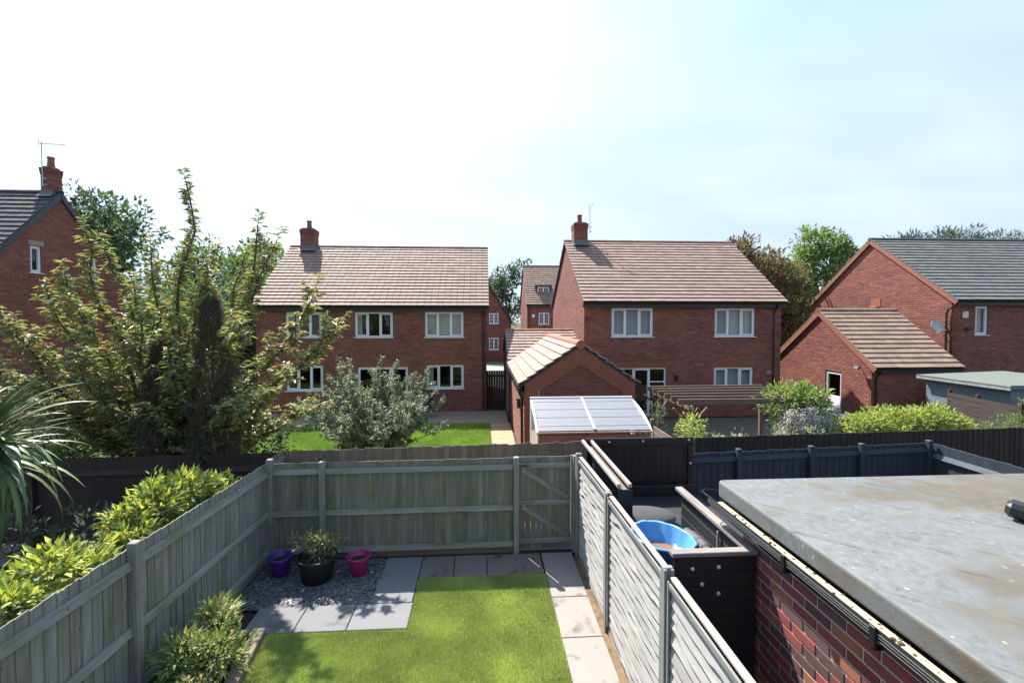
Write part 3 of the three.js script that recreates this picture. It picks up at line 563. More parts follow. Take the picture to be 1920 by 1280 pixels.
// garden gate
{
  const g = thing('garden_gate', 'ledged and braced grey garden gate at the end of the path', 'gate', 0.665, 0, -8.56);
  const W = 0.97, n = 9, s = W / n;
  for (let i = 0; i < n; i++) mesh('board', cbox(+(s - 0.004).toFixed(3), 1.74, 0.018, 0.003, false, i % 5), pick(greyGreenWood), g, (i + 0.5) * s, 0.06 + 0.87 + R() * 0.006, 0);
  for (const y of [0.22, 0.94, 1.64]) mesh('ledge', cbox(W, 0.1, 0.03, 0.004, true, 1), railWood[1], g, W / 2, y, 0.0245);
  const brace = (y0, y1) => { const L = Math.hypot(W - 0.1, y1 - y0), m = mesh('brace', cbox(+L.toFixed(2), 0.09, 0.028, 0.004, true, 2), railWood[2], g, W / 2, (y0 + y1) / 2, 0.0238); m.rotation.z = Math.atan2(y1 - y0, W - 0.1); };
  brace(1.57, 1.02); brace(0.87, 0.29);
  for (const y of [1.64, 0.94]) mesh('hinge', mergeUV([box(0.24, 0.035, 0.006, 0.06, y, 0.043), box(0.05, 0.08, 0.01, -0.07, y, 0.05), cyl(0.012, 0.012, 0.09, 8, -0.04, y, 0.052)]), y > 1.2 ? M.blackPlastic : M.lead, g);
  mesh('hanging_strip', cbox(0.02, 1.8, 0.03, 0.003), wood(0.5, 0.5, 0.48), g, W + 0.018, 0.92, 0.0);
}
// right boundary: framed overlap panels between grooved posts
function lapPanel(d0, d1, top0, top1, label, seed) {
  const p = thing('lap_fence_panel', label, 'fence panel', 1.76, 0, -d0, Math.PI / 2, 'wavy overlap fence panels along the path');
  const L = d1 - d0, f = rng(seed), n = 15, hgt = (top0 + top1) / 2 - 0.16, ang = Math.atan2(top1 - top0, L), s = (hgt - 0.06) / n;
  for (let i = 0; i < n; i++) {
    const P = [], U = [], seg = 22, ph = f() * 9, amp = 0.006 + f() * f() * 0.03, y0 = 0.13 + i * s, oz = f() * 3;
    const row = (t) => { const x = t * L, kink = Math.max(0, noise.noise(x * 2.2 + ph, i * 3.1, seed) - 0.05) * 0.09; return [x, y0 - 0.03 + amp * Math.sin(x * 5.1 + ph) + noise.noise(x * 6, ph, seed + i) * 0.012 + kink, y0 + s + 0.012]; };
    const q = (a, b, c, d) => { for (const v of [a, c, b, a, d, c]) { P.push(v[0], v[1], -v[2]); U.push(v[1] * 1 + oz, v[0] + oz * 2); } };
    for (let k = 0; k < seg; k++) {
      const [xa, la, ha] = row(k / seg), [xb, lb, hb] = row((k + 1) / seg), zo = 0.036, zi = 0.004, th = 0.008, wz = (x) => noise.noise(x * 3, ph, 5) * 0.004;
      q([xa, la, zo + wz(xa)], [xb, lb, zo + wz(xb)], [xb, hb, zi], [xa, ha, zi]);
      q([xa, la, zo - th + wz(xa)], [xb, lb, zo - th + wz(xb)], [xb, lb, zo + wz(xb)], [xa, la, zo + wz(xa)]);
      q([xb, lb, zo - th + wz(xb)], [xa, la, zo - th + wz(xa)], [xa, ha, zi - th], [xb, hb, zi - th]);
    }
    const g = new THREE.BufferGeometry(); g.setAttribute('position', new THREE.Float32BufferAttribute(P, 3)); g.setAttribute('uv', new THREE.Float32BufferAttribute(U, 2)); g.computeVertexNormals();
    const m = mesh('slat', g, pick(paleSlat, f), p); m.rotation.z = ang;
  }
  const cap = mesh('cap_rail', cbox(+L.toFixed(2), 0.03, 0.06, 0.006, true, 3), paleCap, p, L / 2, (top0 + top1) / 2 - 0.015, 0.005); cap.rotation.z = ang; cap.rotation.x = (f() - 0.5) * 0.08;
  const cap2 = mesh('top_batten', cbox(+L.toFixed(2), 0.055, 0.02, 0.004, true, 1), paleFrame[0], p, L / 2, (top0 + top1) / 2 - 0.065, -0.044); cap2.rotation.z = ang;
  for (const x of [0.02, L - 0.02]) mesh('side_batten', cbox(0.035, +(hgt).toFixed(2), 0.02, 0.004, false, 2), paleFrame[1], p, x, 0.12 + hgt / 2, -0.046);
  mesh('bottom_rail', cbox(+L.toFixed(2), 0.07, 0.03, 0.005, true, 2), brownWood[2], p, L / 2, 0.085, -0.015);
}
lapPanel(6.36, 8.22, 1.96, 1.885, 'pale wavy slat fence panel nearest the gate', 51);
lapPanel(4.28, 6.22, 2.0, 1.945, 'pale wavy slat fence panel in the middle of the path side', 52);
lapPanel(2.2, 4.14, 2.01, 1.99, 'pale wavy slat fence panel nearest to us', 53);
[[8.3, 1.93, 'grooved grey fence post beside the garden gate'], [6.29, 1.97, 'grooved grey fence post between the two farther slat panels'], [4.21, 2.05, 'grooved grey fence post between the two nearer slat panels'], [2.12, 2.05, 'grooved grey fence post at the near end of the slat panels']].forEach(([d, h, label]) => {
  const p = thing('fence_post', label, 'fence post', 1.74, 0, -d, 0, 'posts of the slat fence');
  mesh('shaft', cbox(0.095, h, 0.055, 0.006, false, 1), paleFrame[2], p, 0, h / 2, 0);
  mesh('groove_edge', cbox(0.03, h - 0.02, 0.1, 0.005, false, 2), paleFrame[0], p, -0.034, h / 2, 0);
  mesh('groove_edge', cbox(0.03, h - 0.02, 0.1, 0.005, false, 3), paleFrame[1], p, 0.034, h / 2, 0);
});
for (const [x, d, l] of [[1.63, 8.5, 'double grey post closing the gate opening at the right']]) { const p = thing('gate_post', l, 'gate post', x + 0.07, 0, -d); for (const [ox, w] of [[0, 0.05], [0.055, 0.045]]) mesh('strip', cbox(w, 1.83, 0.1, 0.006, false, 2), railWood[ox ? 1 : 0], p, ox, 0.915, 0); }

// ---------------------------------------------------------------- garden surfaces
const slabMats = vary(slabStone, [0.235, 0.205, 0.185], 4, 0.12, 41), slabDark = vary(slabStone, [0.135, 0.135, 0.142], 4, 0.1, 42), slabPink = vary(slabStone, [0.15, 0.118, 0.108], 4, 0.2, 43);
{
  const pv = structure('paving', null, null, 'rectangular stone slabs round the artificial lawn');
  const slab = (x0, x1, d0, d1, mats) => { const m = mesh('paving_slab', cbox(+(x1 - x0 - 0.012).toFixed(3), 0.05, +(d1 - d0 - 0.012).toFixed(3), 0.006, R() > 0.5, Math.floor(R() * 5)), pick(mats), pv, (x0 + x1) / 2, 0.012 + R() * 0.004, -(d0 + d1) / 2); m.rotation.y = (R() - 0.5) * 0.006; };
  [[-3.36, -2.66], [-2.66, -1.93], [-1.93, -1.08]].forEach(([a, b]) => slab(a, b, 6.46, 7.06, slabDark));
  slab(-1.75, -1.1, 7.06, 7.72, slabDark); slab(-1.75, -1.1, 7.72, 8.42, slabDark);
  [[-1.1, -0.52], [-0.52, 0.06], [0.06, 1.04]].forEach(([a, b]) => slab(a, b, 7.74, 8.42, slabPink));
  [[7.34, 8.42], [7.05, 7.34], [6.13, 7.05], [5.2, 6.13], [4.27, 5.2], [3.34, 4.27], [2.4, 3.34]].forEach(([a, b]) => slab(1.06, 1.64, a, b, slabMats));
}
// artificial lawn: backing plus blades
const turfZones = [[-1.08, 1.05, 2.2, 7.72], [-2.98, -1.08, 2.2, 6.45]];
{
  const g = mergeUV(turfZones.map(([a, b, c, d]) => box(b - a, 0.02, d - c, (a + b) / 2, 0, -(c + d) / 2)));
  structure('artificial_lawn', g, std({ color: lin(0.13, 0.19, 0.04), map: soilMap, roughness: 0.95 }), 'bright green artificial lawn between the slabs', 0, 0.004, 0);
  const P = [], f = rng(91);
  for (let k = 0; k < 6; k++) { const a = f() * 6.28, l = 0.022 + f() * 0.014, x = (f() - 0.5) * 0.016, z = (f() - 0.5) * 0.016, w = 0.0022, lx = Math.cos(a) * 0.012 * f() * 2, lz = Math.sin(a) * 0.012 * f() * 2, px = -Math.sin(a) * w, pz = Math.cos(a) * w; P.push(x - px, 0, z - pz, x + px, 0, z + pz, x + lx, l, z + lz); }
  const tg = new THREE.BufferGeometry(); tg.setAttribute('position', new THREE.Float32BufferAttribute(P, 3)); tg.computeVertexNormals();
  const N = 110000, im = new THREE.InstancedMesh(tg, new THREE.MeshPhysicalMaterial({ color: 0xffffff, roughness: 0.6, transmission: 0.25, thickness: 0, side: THREE.DoubleSide }), N), m4 = new THREE.Matrix4(), q = new THREE.Quaternion(), c = new THREE.Color();
  const areas = turfZones.map(([a, b, , d]) => [a, b, 4.9, d]), sz = areas.map(([a, b, e, d]) => (b - a) * (d - e)), tot = sz[0] + sz[1];
  for (let i = 0; i < N; i++) {
    const z = f() < sz[0] / tot ? areas[0] : areas[1], x = z[0] + f() * (z[1] - z[0]), d = z[2] + f() * (z[3] - z[2]);
    q.setFromAxisAngle(V(0, 1, 0), f() * 6.28); const s = 0.8 + f() * 0.6; m4.compose(V(x, 0.012, -d), q, V(s, s * (0.8 + f() * 0.5), s)); im.setMatrixAt(i, m4);
    const t = f(), n = 1 + fbm(x * 1.3, d * 1.3, 4, 4) * 0.75; c.setRGB((0.27 + 0.2 * t) * n, (0.36 + 0.15 * t) * n, (0.07 + 0.06 * t) * n); im.setColorAt(i, c);
  }
  im.name = 'artificial_grass'; im.castShadow = im.receiveShadow = true; stuff(im, 'short green blades of the artificial lawn', 'artificial grass'); scene.add(im);
}
// slate chippings
{
  const g = new THREE.IcosahedronGeometry(1, 0); const p = g.attributes.position; const f = rng(77);
  const im = new THREE.InstancedMesh(g, std({ color: 0xffffff, roughness: 0.75, map: null }), 7000), m4 = new THREE.Matrix4(), q = new THREE.Quaternion(), c = new THREE.Color();
  for (let i = 0; i < 7000; i++) {
    const x = -3.84 + f() * 2.08, d = 7.06 + f() * 1.38, s = 0.014 + f() * f() * 0.026; q.setFromEuler(new THREE.Euler((f() - 0.5) * 0.9, f() * 6.28, (f() - 0.5) * 0.9));
    m4.compose(V(x, 0.0 + f() * 0.02, -d), q, V(s * 1.3, s * 0.35, s)); im.setMatrixAt(i, m4); const k = 0.035 + f() * 0.08 + (f() > 0.975 ? 0.2 : 0); c.setRGB(k, k * 0.98, k * 1.02); im.setColorAt(i, c);
  }
  im.name = 'slate_chippings'; im.castShadow = im.receiveShadow = true; stuff(im, 'loose dark slate chippings round the pots', 'chippings'); scene.add(im);
  structure('chipping_bed', flat(-3.86, -1.75, 7.06, 8.44), stone(0.035, 0.034, 0.036, 0.95), 'dark bed under the slate chippings', 0, -0.004, 0);
}
structure('sand_strip', flat(1.64, 1.75, 2, 8.3), std({ color: lin(0.30, 0.21, 0.13), map: soilMap, bumpMap: stoneBump, bumpScale: 0.01, roughness: 1 }), 'sandy strip between the path and the slat fence', 0, 0.006, 0);
// timber sleeper edging
{
  const m = soloThing('timber_sleeper', 'weathered brown timber sleeper edging the left planting bed', 'sleeper', cbox(0.16, 0.13, 2.7, 0.012, false, 2), wood(0.26, 0.21, 0.15), -2.93, 0.065, -5.12); m.rotation.y = 0.12;
}
// pots
const potGeo = (r0, r1, h, rim) => new THREE.LatheGeometry([[0.001, 0], [r0, 0], [r0 + (r1 - r0) * 0.86, h * 0.84], [r1 + 0.005, h * 0.86], [r1 + rim, h * 0.9], [r1 + rim, h * 0.99], [r1 + rim - 0.01, h], [r1 - 0.01, h], [r1 - 0.015, h * 0.8], [r0, h * 0.7], [0.001, h * 0.7]].map(([r, y]) => new THREE.Vector2(r, y)), 32);
for (const [x, d, c, l] of [[-3.47, 8.02, lin(0.06, 0.014, 0.17), 'empty purple plastic pot in the left corner'], [-2.14, 7.96, lin(0.25, 0.016, 0.09), 'empty magenta pink plastic pot on the chippings']]) {
  const p = thing('plant_pot', l, 'plant pot', x, 0, -d, 0, 'bright plastic pots on the chippings');
  mesh('pot_body', potGeo(0.12, 0.185, 0.34, 0.02), std({ color: c, roughness: 0.42, side: THREE.DoubleSide }), p);
  mesh('compost', new THREE.CylinderGeometry(0.155, 0.155, 0.02, 20).translate(0, 0.25, 0), soilM, p);
}
{
  const p = thing('plant_pot', 'large black pot holding the small leafy shrub', 'plant pot', -2.8, 0, -7.85);
  mesh('pot_body', potGeo(0.24, 0.31, 0.42, 0.02), std({ color: lin(0.012, 0.012, 0.014), roughness: 0.5, side: THREE.DoubleSide }), p);
  mesh('compost', new THREE.CylinderGeometry(0.28, 0.28, 0.02, 24).translate(0, 0.36, 0), soilM, p);
}

// ---------------------------------------------------------------- extension next door: brick wall, flat roof, gutter
{
  const e = thing('brick_extension', 'flat roofed brick extension next door at the lower right', 'extension', 2.77, 0, -5.0);
  const bm = [...vary((r, g, b) => stone(r, g, b, 0.88, 0.004), [0.255, 0.058, 0.05], 4, 0.35, 61), ...vary((r, g, b) => stone(r, g, b, 0.88, 0.004), [0.13, 0.065, 0.062], 2, 0.3, 62), stone(0.36, 0.13, 0.07, 0.88, 0.004)];
  // wall facing the garden: local x of the wall runs towards the camera
  const w = brickWall(e, [[0.3, 0], [4.7, 0], [4.7, 2.2], [0.3, 2.2]], [], { singles: 270, from: 0.55, mats: bm, joint: 0.021, mortar: M.mortarPale, thick: 0.25, y0: 0.025 });
  w.rotation.y = -Math.PI / 2;
  const bk = mesh('wall', box(6, 2.25, 0.25, 3.2, 1.125, 0), M.mortar, e, 0, 0, -0.0 + 0.18);
  // roof: slab with rounded rim
  const s = new THREE.Shape(), x0 = -0.115, x1 = 7.5, z0 = 0.0, z1 = 4.9, r = 0.05;
  s.moveTo(x0 + r, z0); s.lineTo(x1, z0); s.lineTo(x1, z1); s.lineTo(x0, z1); s.lineTo(x0, z0 + r); s.absarc(x0 + r, z0 + r, r, Math.PI, 1.5 * Math.PI, false);
  const N = 1024, W = 5.2, Hh = 4.2;
  const roofTex = tex(N, N, (u, v) => {
    const x = u * W, z = v * Hh;
    const a = fbm(x * 0.55 + 3, z * 0.7, 2.2, 5), b = fbm(x * 2.1, z * 2.6, 6.1, 5), c = fbm(x * 19, z * 19, 9.4, 3), st = fbm((x + z * 0.9) * 1.2, (x - z) * 9, 5.5, 4), sp = noise.noise(x * 26, z * 26, 3.3);
    const dirt = Math.max(0, Math.min(1, a * 3.4 + b * 2.0 + c * 1.1 + 0.3)), streak = Math.max(0, st - 0.22) * 0.9, speck = sp > 0.66 ? 0.5 : 0;
    const g = [0.37, 0.38, 0.38], br = [0.30, 0.265, 0.215]; let o = g.map((q, k) => q + (br[k] - q) * dirt * 0.85 - streak * 0.3 + c * 0.09 + b * 0.06);
    if (speck) o = o.map((q) => q + 0.14); if (sp < -0.71) o = o.map((q) => q * 0.6); return o;
  });
  roofTex.repeat.set(1 / W, 1 / Hh);
  const rg = new THREE.ExtrudeGeometry(s, { depth: 0.12, bevelEnabled: true, bevelSize: 0.022, bevelThickness: 0.03, bevelSegments: 4, curveSegments: 6 }).rotateX(Math.PI / 2);
  mesh('flat_roof', boxUV(rg, 0.4, 0.3), std({ map: roofTex, bumpMap: stoneBump, bumpScale: 0.003, roughness: 0.78 }), e, 0, 2.545, 0);
  mesh('fascia_batten', cbox(0.06, 0.04, 4.75, 0.006, false, 2), wood(0.62, 0.50, 0.34), e, -0.152, 2.345, 2.46);
  mesh('fascia', cbox(0.03, 0.2, 4.8, 0.004, false), M.blackPlastic, e, -0.03, 2.23, 2.45);
  const gs = new THREE.Shape([[-0.19, 0.07], [-0.178, 0.07], [-0.172, 0.0], [-0.15, -0.045], [-0.05, -0.045], [-0.05, 0.06], [-0.04, 0.06], [-0.04, -0.057], [-0.155, -0.057], [-0.184, -0.004]].map(([x, y]) => new THREE.Vector2(x, y)));
  mesh('gutter', boxUV(new THREE.ExtrudeGeometry(gs, { depth: 4.9, bevelEnabled: false })), std({ color: lin(0.018, 0.019, 0.02), roughness: 0.3 }), e, -0.005, 2.29, -0.1);
  for (const [y, x] of [[2.335, -0.198], [2.315, -0.197], [2.29, -0.194]]) mesh('gutter_rib', cbox(0.008, 0.006, 4.88, 0.001), std({ color: lin(0.06, 0.062, 0.06), roughness: 0.35 }), e, x, y, 2.34);
  for (const z of [1.24, 2.16, 3.1]) mesh('gutter_bracket', mergeUV([chamfer(0.02, 0.14, 0.05, 0.004).translate(-0.202, 2.3, z), box(0.16, 0.015, 0.04, -0.12, 2.22, z)]), M.blackPlastic, e);
  mesh('gutter_end', mergeUV([tube([V(-0.2, 2.36, -0.1), V(-0.21, 2.37, -0.22), V(-0.14, 2.375, -0.28), V(0.0, 2.37, -0.22)], 0.006, 6)]), M.blackPlastic, e);
  const f = rng(8);
  const deb = []; for (let i = 0; i < 60; i++) { const s2 = 0.003 + f() * f() * 0.014; deb.push(new THREE.IcosahedronGeometry(1, 0).scale(s2 * 1.6, s2 * 0.8, s2 * 1.4).rotateY(f() * 6).translate(-0.152 + (f() - 0.5) * 0.06, 2.367, 0.2 + Math.pow(f(), 0.8) * 3.2)); }
  stuff(mesh('moss_clumps', mergeUV(deb), std({ color: lin(0.05, 0.045, 0.025), roughness: 1 }), e));
}
{
  const c = thing('security_camera', 'small black box on the flat roof at the right edge', 'security camera', 4.78, 2.575, -3.8);
  mesh('body', chamfer(0.16, 0.14, 0.22, 0.035), M.blackPlastic, c, 0.05, 0.09, 0).rotation.set(0.2, 0.6, 0);
  mesh('foot', cyl(0.03, 0.03, 0.05, 10, 0.05, 0.02, 0), M.blackPlastic, c);
}

// ---------------------------------------------------------------- black timber enclosure next door
{
  const b = thing('black_enclosure', 'black painted timber store with bolted boards behind the slat fence', 'timber store', 1.88, 0, -4.43);
  const bk = M.blackWood, topW = wood(0.30, 0.27, 0.255);
  for (let i = 0; i < 13; i++) mesh('front_board', cbox(0.84, 0.152, 0.03, 0.004, true, i % 4), bk, b, 0.43, 0.08 + i * 0.1555, 0);
  mesh('top_rail', cbox(0.88, 0.045, 0.1, 0.006, true, 1), topW, b, 0.43, 2.045, -0.02);
  for (let i = 0; i < 13; i++) mesh('side_board', cbox(0.03, 0.152, 1.62, 0.004, false, i % 4), bk, b, 0.83, 0.08 + i * 0.1555, -0.84);
  mesh('top_rail', cbox(0.1, 0.045, 1.7, 0.006, false, 1), topW, b, 0.82, 2.046, -0.9);
  mesh('deck', box(0.84, 0.04, 1.7, 0.42, 1.43, -0.87), bk, b);
  mesh('stay', cbox(0.02, 0.5, 0.02, 0.003), wood(0.4, 0.3, 0.25), b, 0.79, 1.72, -0.62);
  // left wall with trough top, farther part only
  for (let i = 0; i < 12; i++) mesh('side_board', cbox(0.025, 0.165, 2.32, 0.004, false, i % 4), bk, b, 0.17, 0.09 + i * 0.17, -2.99);
  for (const [x, w] of [[0.0, 0.05], [0.16, 0.05]]) mesh('top_rail', cbox(w, 0.06, 2.36, 0.01, false, x ? 1 : 3), wood(0.47, 0.40, 0.36), b, x, 2.07, -2.99);
  mesh('trough_floor', cbox(0.12, 0.02, 2.3, 0.003, false, 2), wood(0.2, 0.16, 0.13), b, 0.08, 1.99, -2.99);
  mesh('end_panel', cbox(0.2, 2.0, 0.02, 0.004), M.blackWood, b, 0.09, 1.02, -1.81);
  // back wall
  for (let i = 0; i < 14; i++) mesh('back_board', cbox(0.142, 2.05, 0.022, 0.004, false, i % 5), bk, b, 0.15 + i * 0.145, 1.03, -4.17);
  mesh('back_frame', mergeUV([chamfer(2.08, 0.14, 0.03, 0.004).translate(1.1, 2.05, -4.14), chamfer(0.1, 2.0, 0.03, 0.004).translate(2.09, 1.0, -4.14), chamfer(0.14, 1.3, 0.03, 0.004).translate(0.55, 1.2, -4.145)]), bk, b);
  mesh('lower_deck', box(2.0, 0.04, 2.1, 1.12, 1.06, -3.1), bk, b);
  mesh('bench_board', cbox(2.0, 0.14, 0.04, 0.005, true), bk, b, 1.1, 1.2, -3.94);
  const bolt = (x, y, z) => mesh('bolt_cap', new THREE.SphereGeometry(0.022, 12, 6, 0, 6.3, 0, 1.57).rotateX(Math.PI / 2).scale(1, 1, 0.6), M.bolt, b, x, y, z);
  for (const [x, y] of [[0.2, 1.9], [0.47, 1.91], [0.47, 1.64], [0.3, 1.74]]) bolt(x, y, 0.015);
  for (const [x, y] of [[0.5, 2.05], [1.15, 2.06], [2.05, 2.07], [2.08, 1.62]]) bolt(x, y, -4.123);
}
{
  // shell shaped paddling pool
  const p = thing('paddling_pool', 'blue shell shaped paddling pool with dirty water on the black store', 'paddling pool', 2.225, 1.455, -5.55), n = 64;
  const rad = (a, r, sc) => r * (1 + sc * Math.abs(Math.sin(a * 5.5))) , prof = [[0.001, 0.012, 0], [0.26, 0.012, 0.01], [0.30, 0.03, 0.03], [0.37, 0.24, 0.05], [0.405, 0.25, 0.055], [0.41, 0.22, 0.055], [0.385, 0.21, 0.05], [0.32, 0.0, 0.03], [0.001, 0.0, 0]];
  const P = [], I = []; prof.forEach(([r, y, sc]) => { for (let k = 0; k < n; k++) { const a = k / n * Math.PI * 2, q = rad(a, r, sc); P.push(Math.cos(a) * q * 0.98, y, Math.sin(a) * q * 1.06); } });
  for (let i = 0; i < prof.length - 1; i++) for (let k = 0; k < n; k++) { const k1 = (k + 1) % n; I.push(i * n + k, (i + 1) * n + k, i * n + k1, i * n + k1, (i + 1) * n + k, (i + 1) * n + k1); }
  const g = new THREE.BufferGeometry(); g.setAttribute('position', new THREE.Float32BufferAttribute(P, 3)); g.setIndex(I); g.computeVertexNormals();
  mesh('shell', g, std({ color: lin(0.085, 0.25, 0.52), roughness: 0.35, side: THREE.DoubleSide }), p);
  const wt = tex(256, 256, (u, v) => { const a = fbm(u * 5, v * 5, 1.5, 4), b = fbm(u * 17, v * 17, 2.5, 3), t = Math.max(0, Math.min(1, 0.5 + a * 2 + b)); return [0.42 + t * 0.16, 0.40 - t * 0.1, 0.33 - t * 0.19]; });
  mesh('silt', new THREE.CircleGeometry(0.285, 40).rotateX(-Math.PI / 2), std({ map: wt, roughness: 0.9 }), p, 0, 0.026, 0);
  mesh('water', new THREE.CircleGeometry(0.315, 40).rotateX(-Math.PI / 2), new THREE.MeshPhysicalMaterial({ color: lin(0.9, 0.93, 0.92), roughness: 0.03, transmission: 1, thickness: 0, ior: 1.33 }), p, 0, 0.055, 0);
  p.rotation.y = 0.35; p.scale.set(0.84, 1, 0.98);
  // ruched grey cover beside it
  const c = thing('rolled_cover', 'ruched dark grey padded cover behind the paddling pool', 'cover', 2.625, 1.45, -5.42), pts = [], rs = [];
  for (let i = 0; i <= 44; i++) { const t = i / 44; pts.push(V(0.0 + 0.01 * Math.sin(t * 2.6), 0.16 + 0.05 * Math.sin(t * 3), -0.34 + t * 0.72)); rs.push(0.068 + 0.006 * Math.sin(i * 1.3) + 0.005 * Math.sin(i * 0.7)); }
  mesh('padding', tube(pts, rs, 18), std({ color: lin(0.055, 0.056, 0.06), roughness: 0.7 }), c);
  const c2 = thing('garden_cushion', 'flat dark grey cushion on the lower deck of the black store', 'cushion', 2.55, 1.08, -7.2);
  mesh('pad', new THREE.SphereGeometry(0.55, 28, 14).scale(1, 0.24, 0.6), std({ color: lin(0.045, 0.044, 0.048), roughness: 0.9 }), c2, 0, 0.12, 0);
  mesh('piping', new THREE.TorusGeometry(0.55, 0.012, 6, 40).rotateX(Math.PI / 2).scale(1, 1, 0.6), std({ color: lin(0.06, 0.06, 0.062), roughness: 0.9 }), c2, 0, 0.12, 0);
}

// ---------------------------------------------------------------- lean-to greenhouse against the garage
{
  const g = thing('greenhouse', 'low greenhouse with ribbed white plastic roof in front of the garage gable', 'greenhouse', 2.5, 0, -10.15);
  const poly = new THREE.MeshPhysicalMaterial({ color: lin(0.17, 0.178, 0.205), roughness: 0.6, transmission: 0.25, thickness: 0 }), white = std({ color: lin(0.7, 0.7, 0.7), roughness: 0.4 }), tc = wood(0.32, 0.13, 0.085);
  const run = 1.45, rise = 0.47, Y0 = 1.88, len = Math.hypot(run, rise), ang = Math.atan2(rise, run);
  for (const s of [-1, 1]) {
    const n = 8; for (let i = 0; i < n; i++) { const t = (i + 0.5) / n, m = mesh('roof_panel', cbox(1.25, 0.012, +(len / n - 0.006).toFixed(3), 0.003, true), poly, g, s * 0.66, Y0 + rise * t + (i % 2) * 0.004, -run * t); m.rotation.x = ang; }
  }
  mesh('glazing_bar', cbox(0.07, 0.03, +len.toFixed(2), 0.005), std({ color: lin(0.3, 0.3, 0.32), roughness: 0.5 }), g, 0, Y0 + rise / 2 + 0.02, -run / 2).rotation.x = ang;
  mesh('ridge_bar', cbox(2.64, 0.05, 0.05, 0.006), white, g, 0, Y0 + rise + 0.02, -run - 0.02);
  mesh('eave_bar', cbox(2.66, 0.035, 0.05, 0.006), wood(0.55, 0.36, 0.24), g, 0, Y0 - 0.035, 0.01);
  for (let i = 0; i < 10; i++) mesh('front_board', cbox(2.6, 0.165, 0.03, 0.004, true, i % 4), tc, g, 0, 0.1 + i * 0.178, -0.02);
  for (const x of [-1.3, 1.3]) {
    const sh = new THREE.Shape(); sh.moveTo(0, 0); sh.lineTo(1.43, 0); sh.lineTo(1.43, 2.33); sh.quadraticCurveTo(0.5, 2.2, 0, 1.84);
    const hole = new THREE.Path(); hole.moveTo(0.1, 0.2); hole.lineTo(1.33, 0.2); hole.lineTo(1.33, 2.2); hole.quadraticCurveTo(0.5, 2.08, 0.1, 1.78); sh.holes.push(hole);
    const m = mesh('end_frame', new THREE.ExtrudeGeometry(sh, { depth: 0.04, bevelEnabled: false }), white, g, x - 0.02, 0, 0); m.rotation.y = Math.PI / 2;
    for (const d of [0.4, 0.8, 1.2]) mesh('glazing_bar', cbox(0.03, 1.8, 0.03, 0.003), white, g, x, 1.1, -d);
    mesh('side_pane', new THREE.PlaneGeometry(1.3, 1.7).rotateY(Math.PI / 2), M.pane, g, x - 0.01, 1.03, -0.74);
  }
}

// ---------------------------------------------------------------- pergola, bin, shed and the other garden things behind
{
  const p = thing('pergola', 'brown timber pergola in front of the house with blinds', 'pergola', 6.7, 0, -12.6), w = vary((r, g, b) => wood(r, g, b), [0.2, 0.135, 0.1], 4, 0.25, 71);
  for (let i = 0; i < 6; i++) { const m = mesh('rafter', cbox(3.7, 0.14, 0.05, 0.006, true, i), pick(w), p, 0.12, 2.26, 1.18 - i * 0.47); m.rotation.y = 0.01 * (i - 2); }
  for (const x of [-1.45, 1.75]) { mesh('beam', cbox(0.05, 0.14, 2.7, 0.006, false, 1), pick(w), p, x, 2.12, 0); for (const z of [1.05, -1.05]) { mesh('post', cbox(0.11, 2.1, 0.11, 0.01, false, 2), pick(w), p, x + 0.08, 1.05, z); for (const s of [-1, 1]) { const b = mesh('brace', cbox(0.05, 0.62, 0.05, 0.005, false, 1), pick(w), p, x + 0.08 + s * 0.24, 1.86, z); b.rotation.z = -s * 0.75; } } }
}
{
  const b = thing('wheelie_bin', 'dark grey wheelie bin beside the white garage door', 'wheelie bin', 12.15, 0, -14.6, -0.3), m = std({ color: lin(0.03, 0.033, 0.036), roughness: 0.5 });
  const s = new THREE.Shape([[-0.22, 0], [0.22, 0], [0.29, 1.0], [-0.29, 1.0]].map(([x, y]) => new THREE.Vector2(x, y)));
  mesh('body', new THREE.ExtrudeGeometry(s, { depth: 0.56, bevelEnabled: true, bevelSize: 0.02, bevelThickness: 0.03, bevelSegments: 3 }).translate(0, 0.05, -0.28), m, b);
  mesh('lid', cbox(0.66, 0.06, 0.74, 0.02), m, b, 0, 1.1, 0.02).rotation.x = 0.05;
  mesh('handle', pipe([[-0.26, 1.05, -0.4], [0.26, 1.05, -0.4]], 0.018, 8), m, b);
  for (const x of [-0.25, 0.25]) mesh('wheel', new THREE.CylinderGeometry(0.1, 0.1, 0.05, 16).rotateZ(Math.PI / 2), M.dark, b, x, 0.1, -0.28);
}
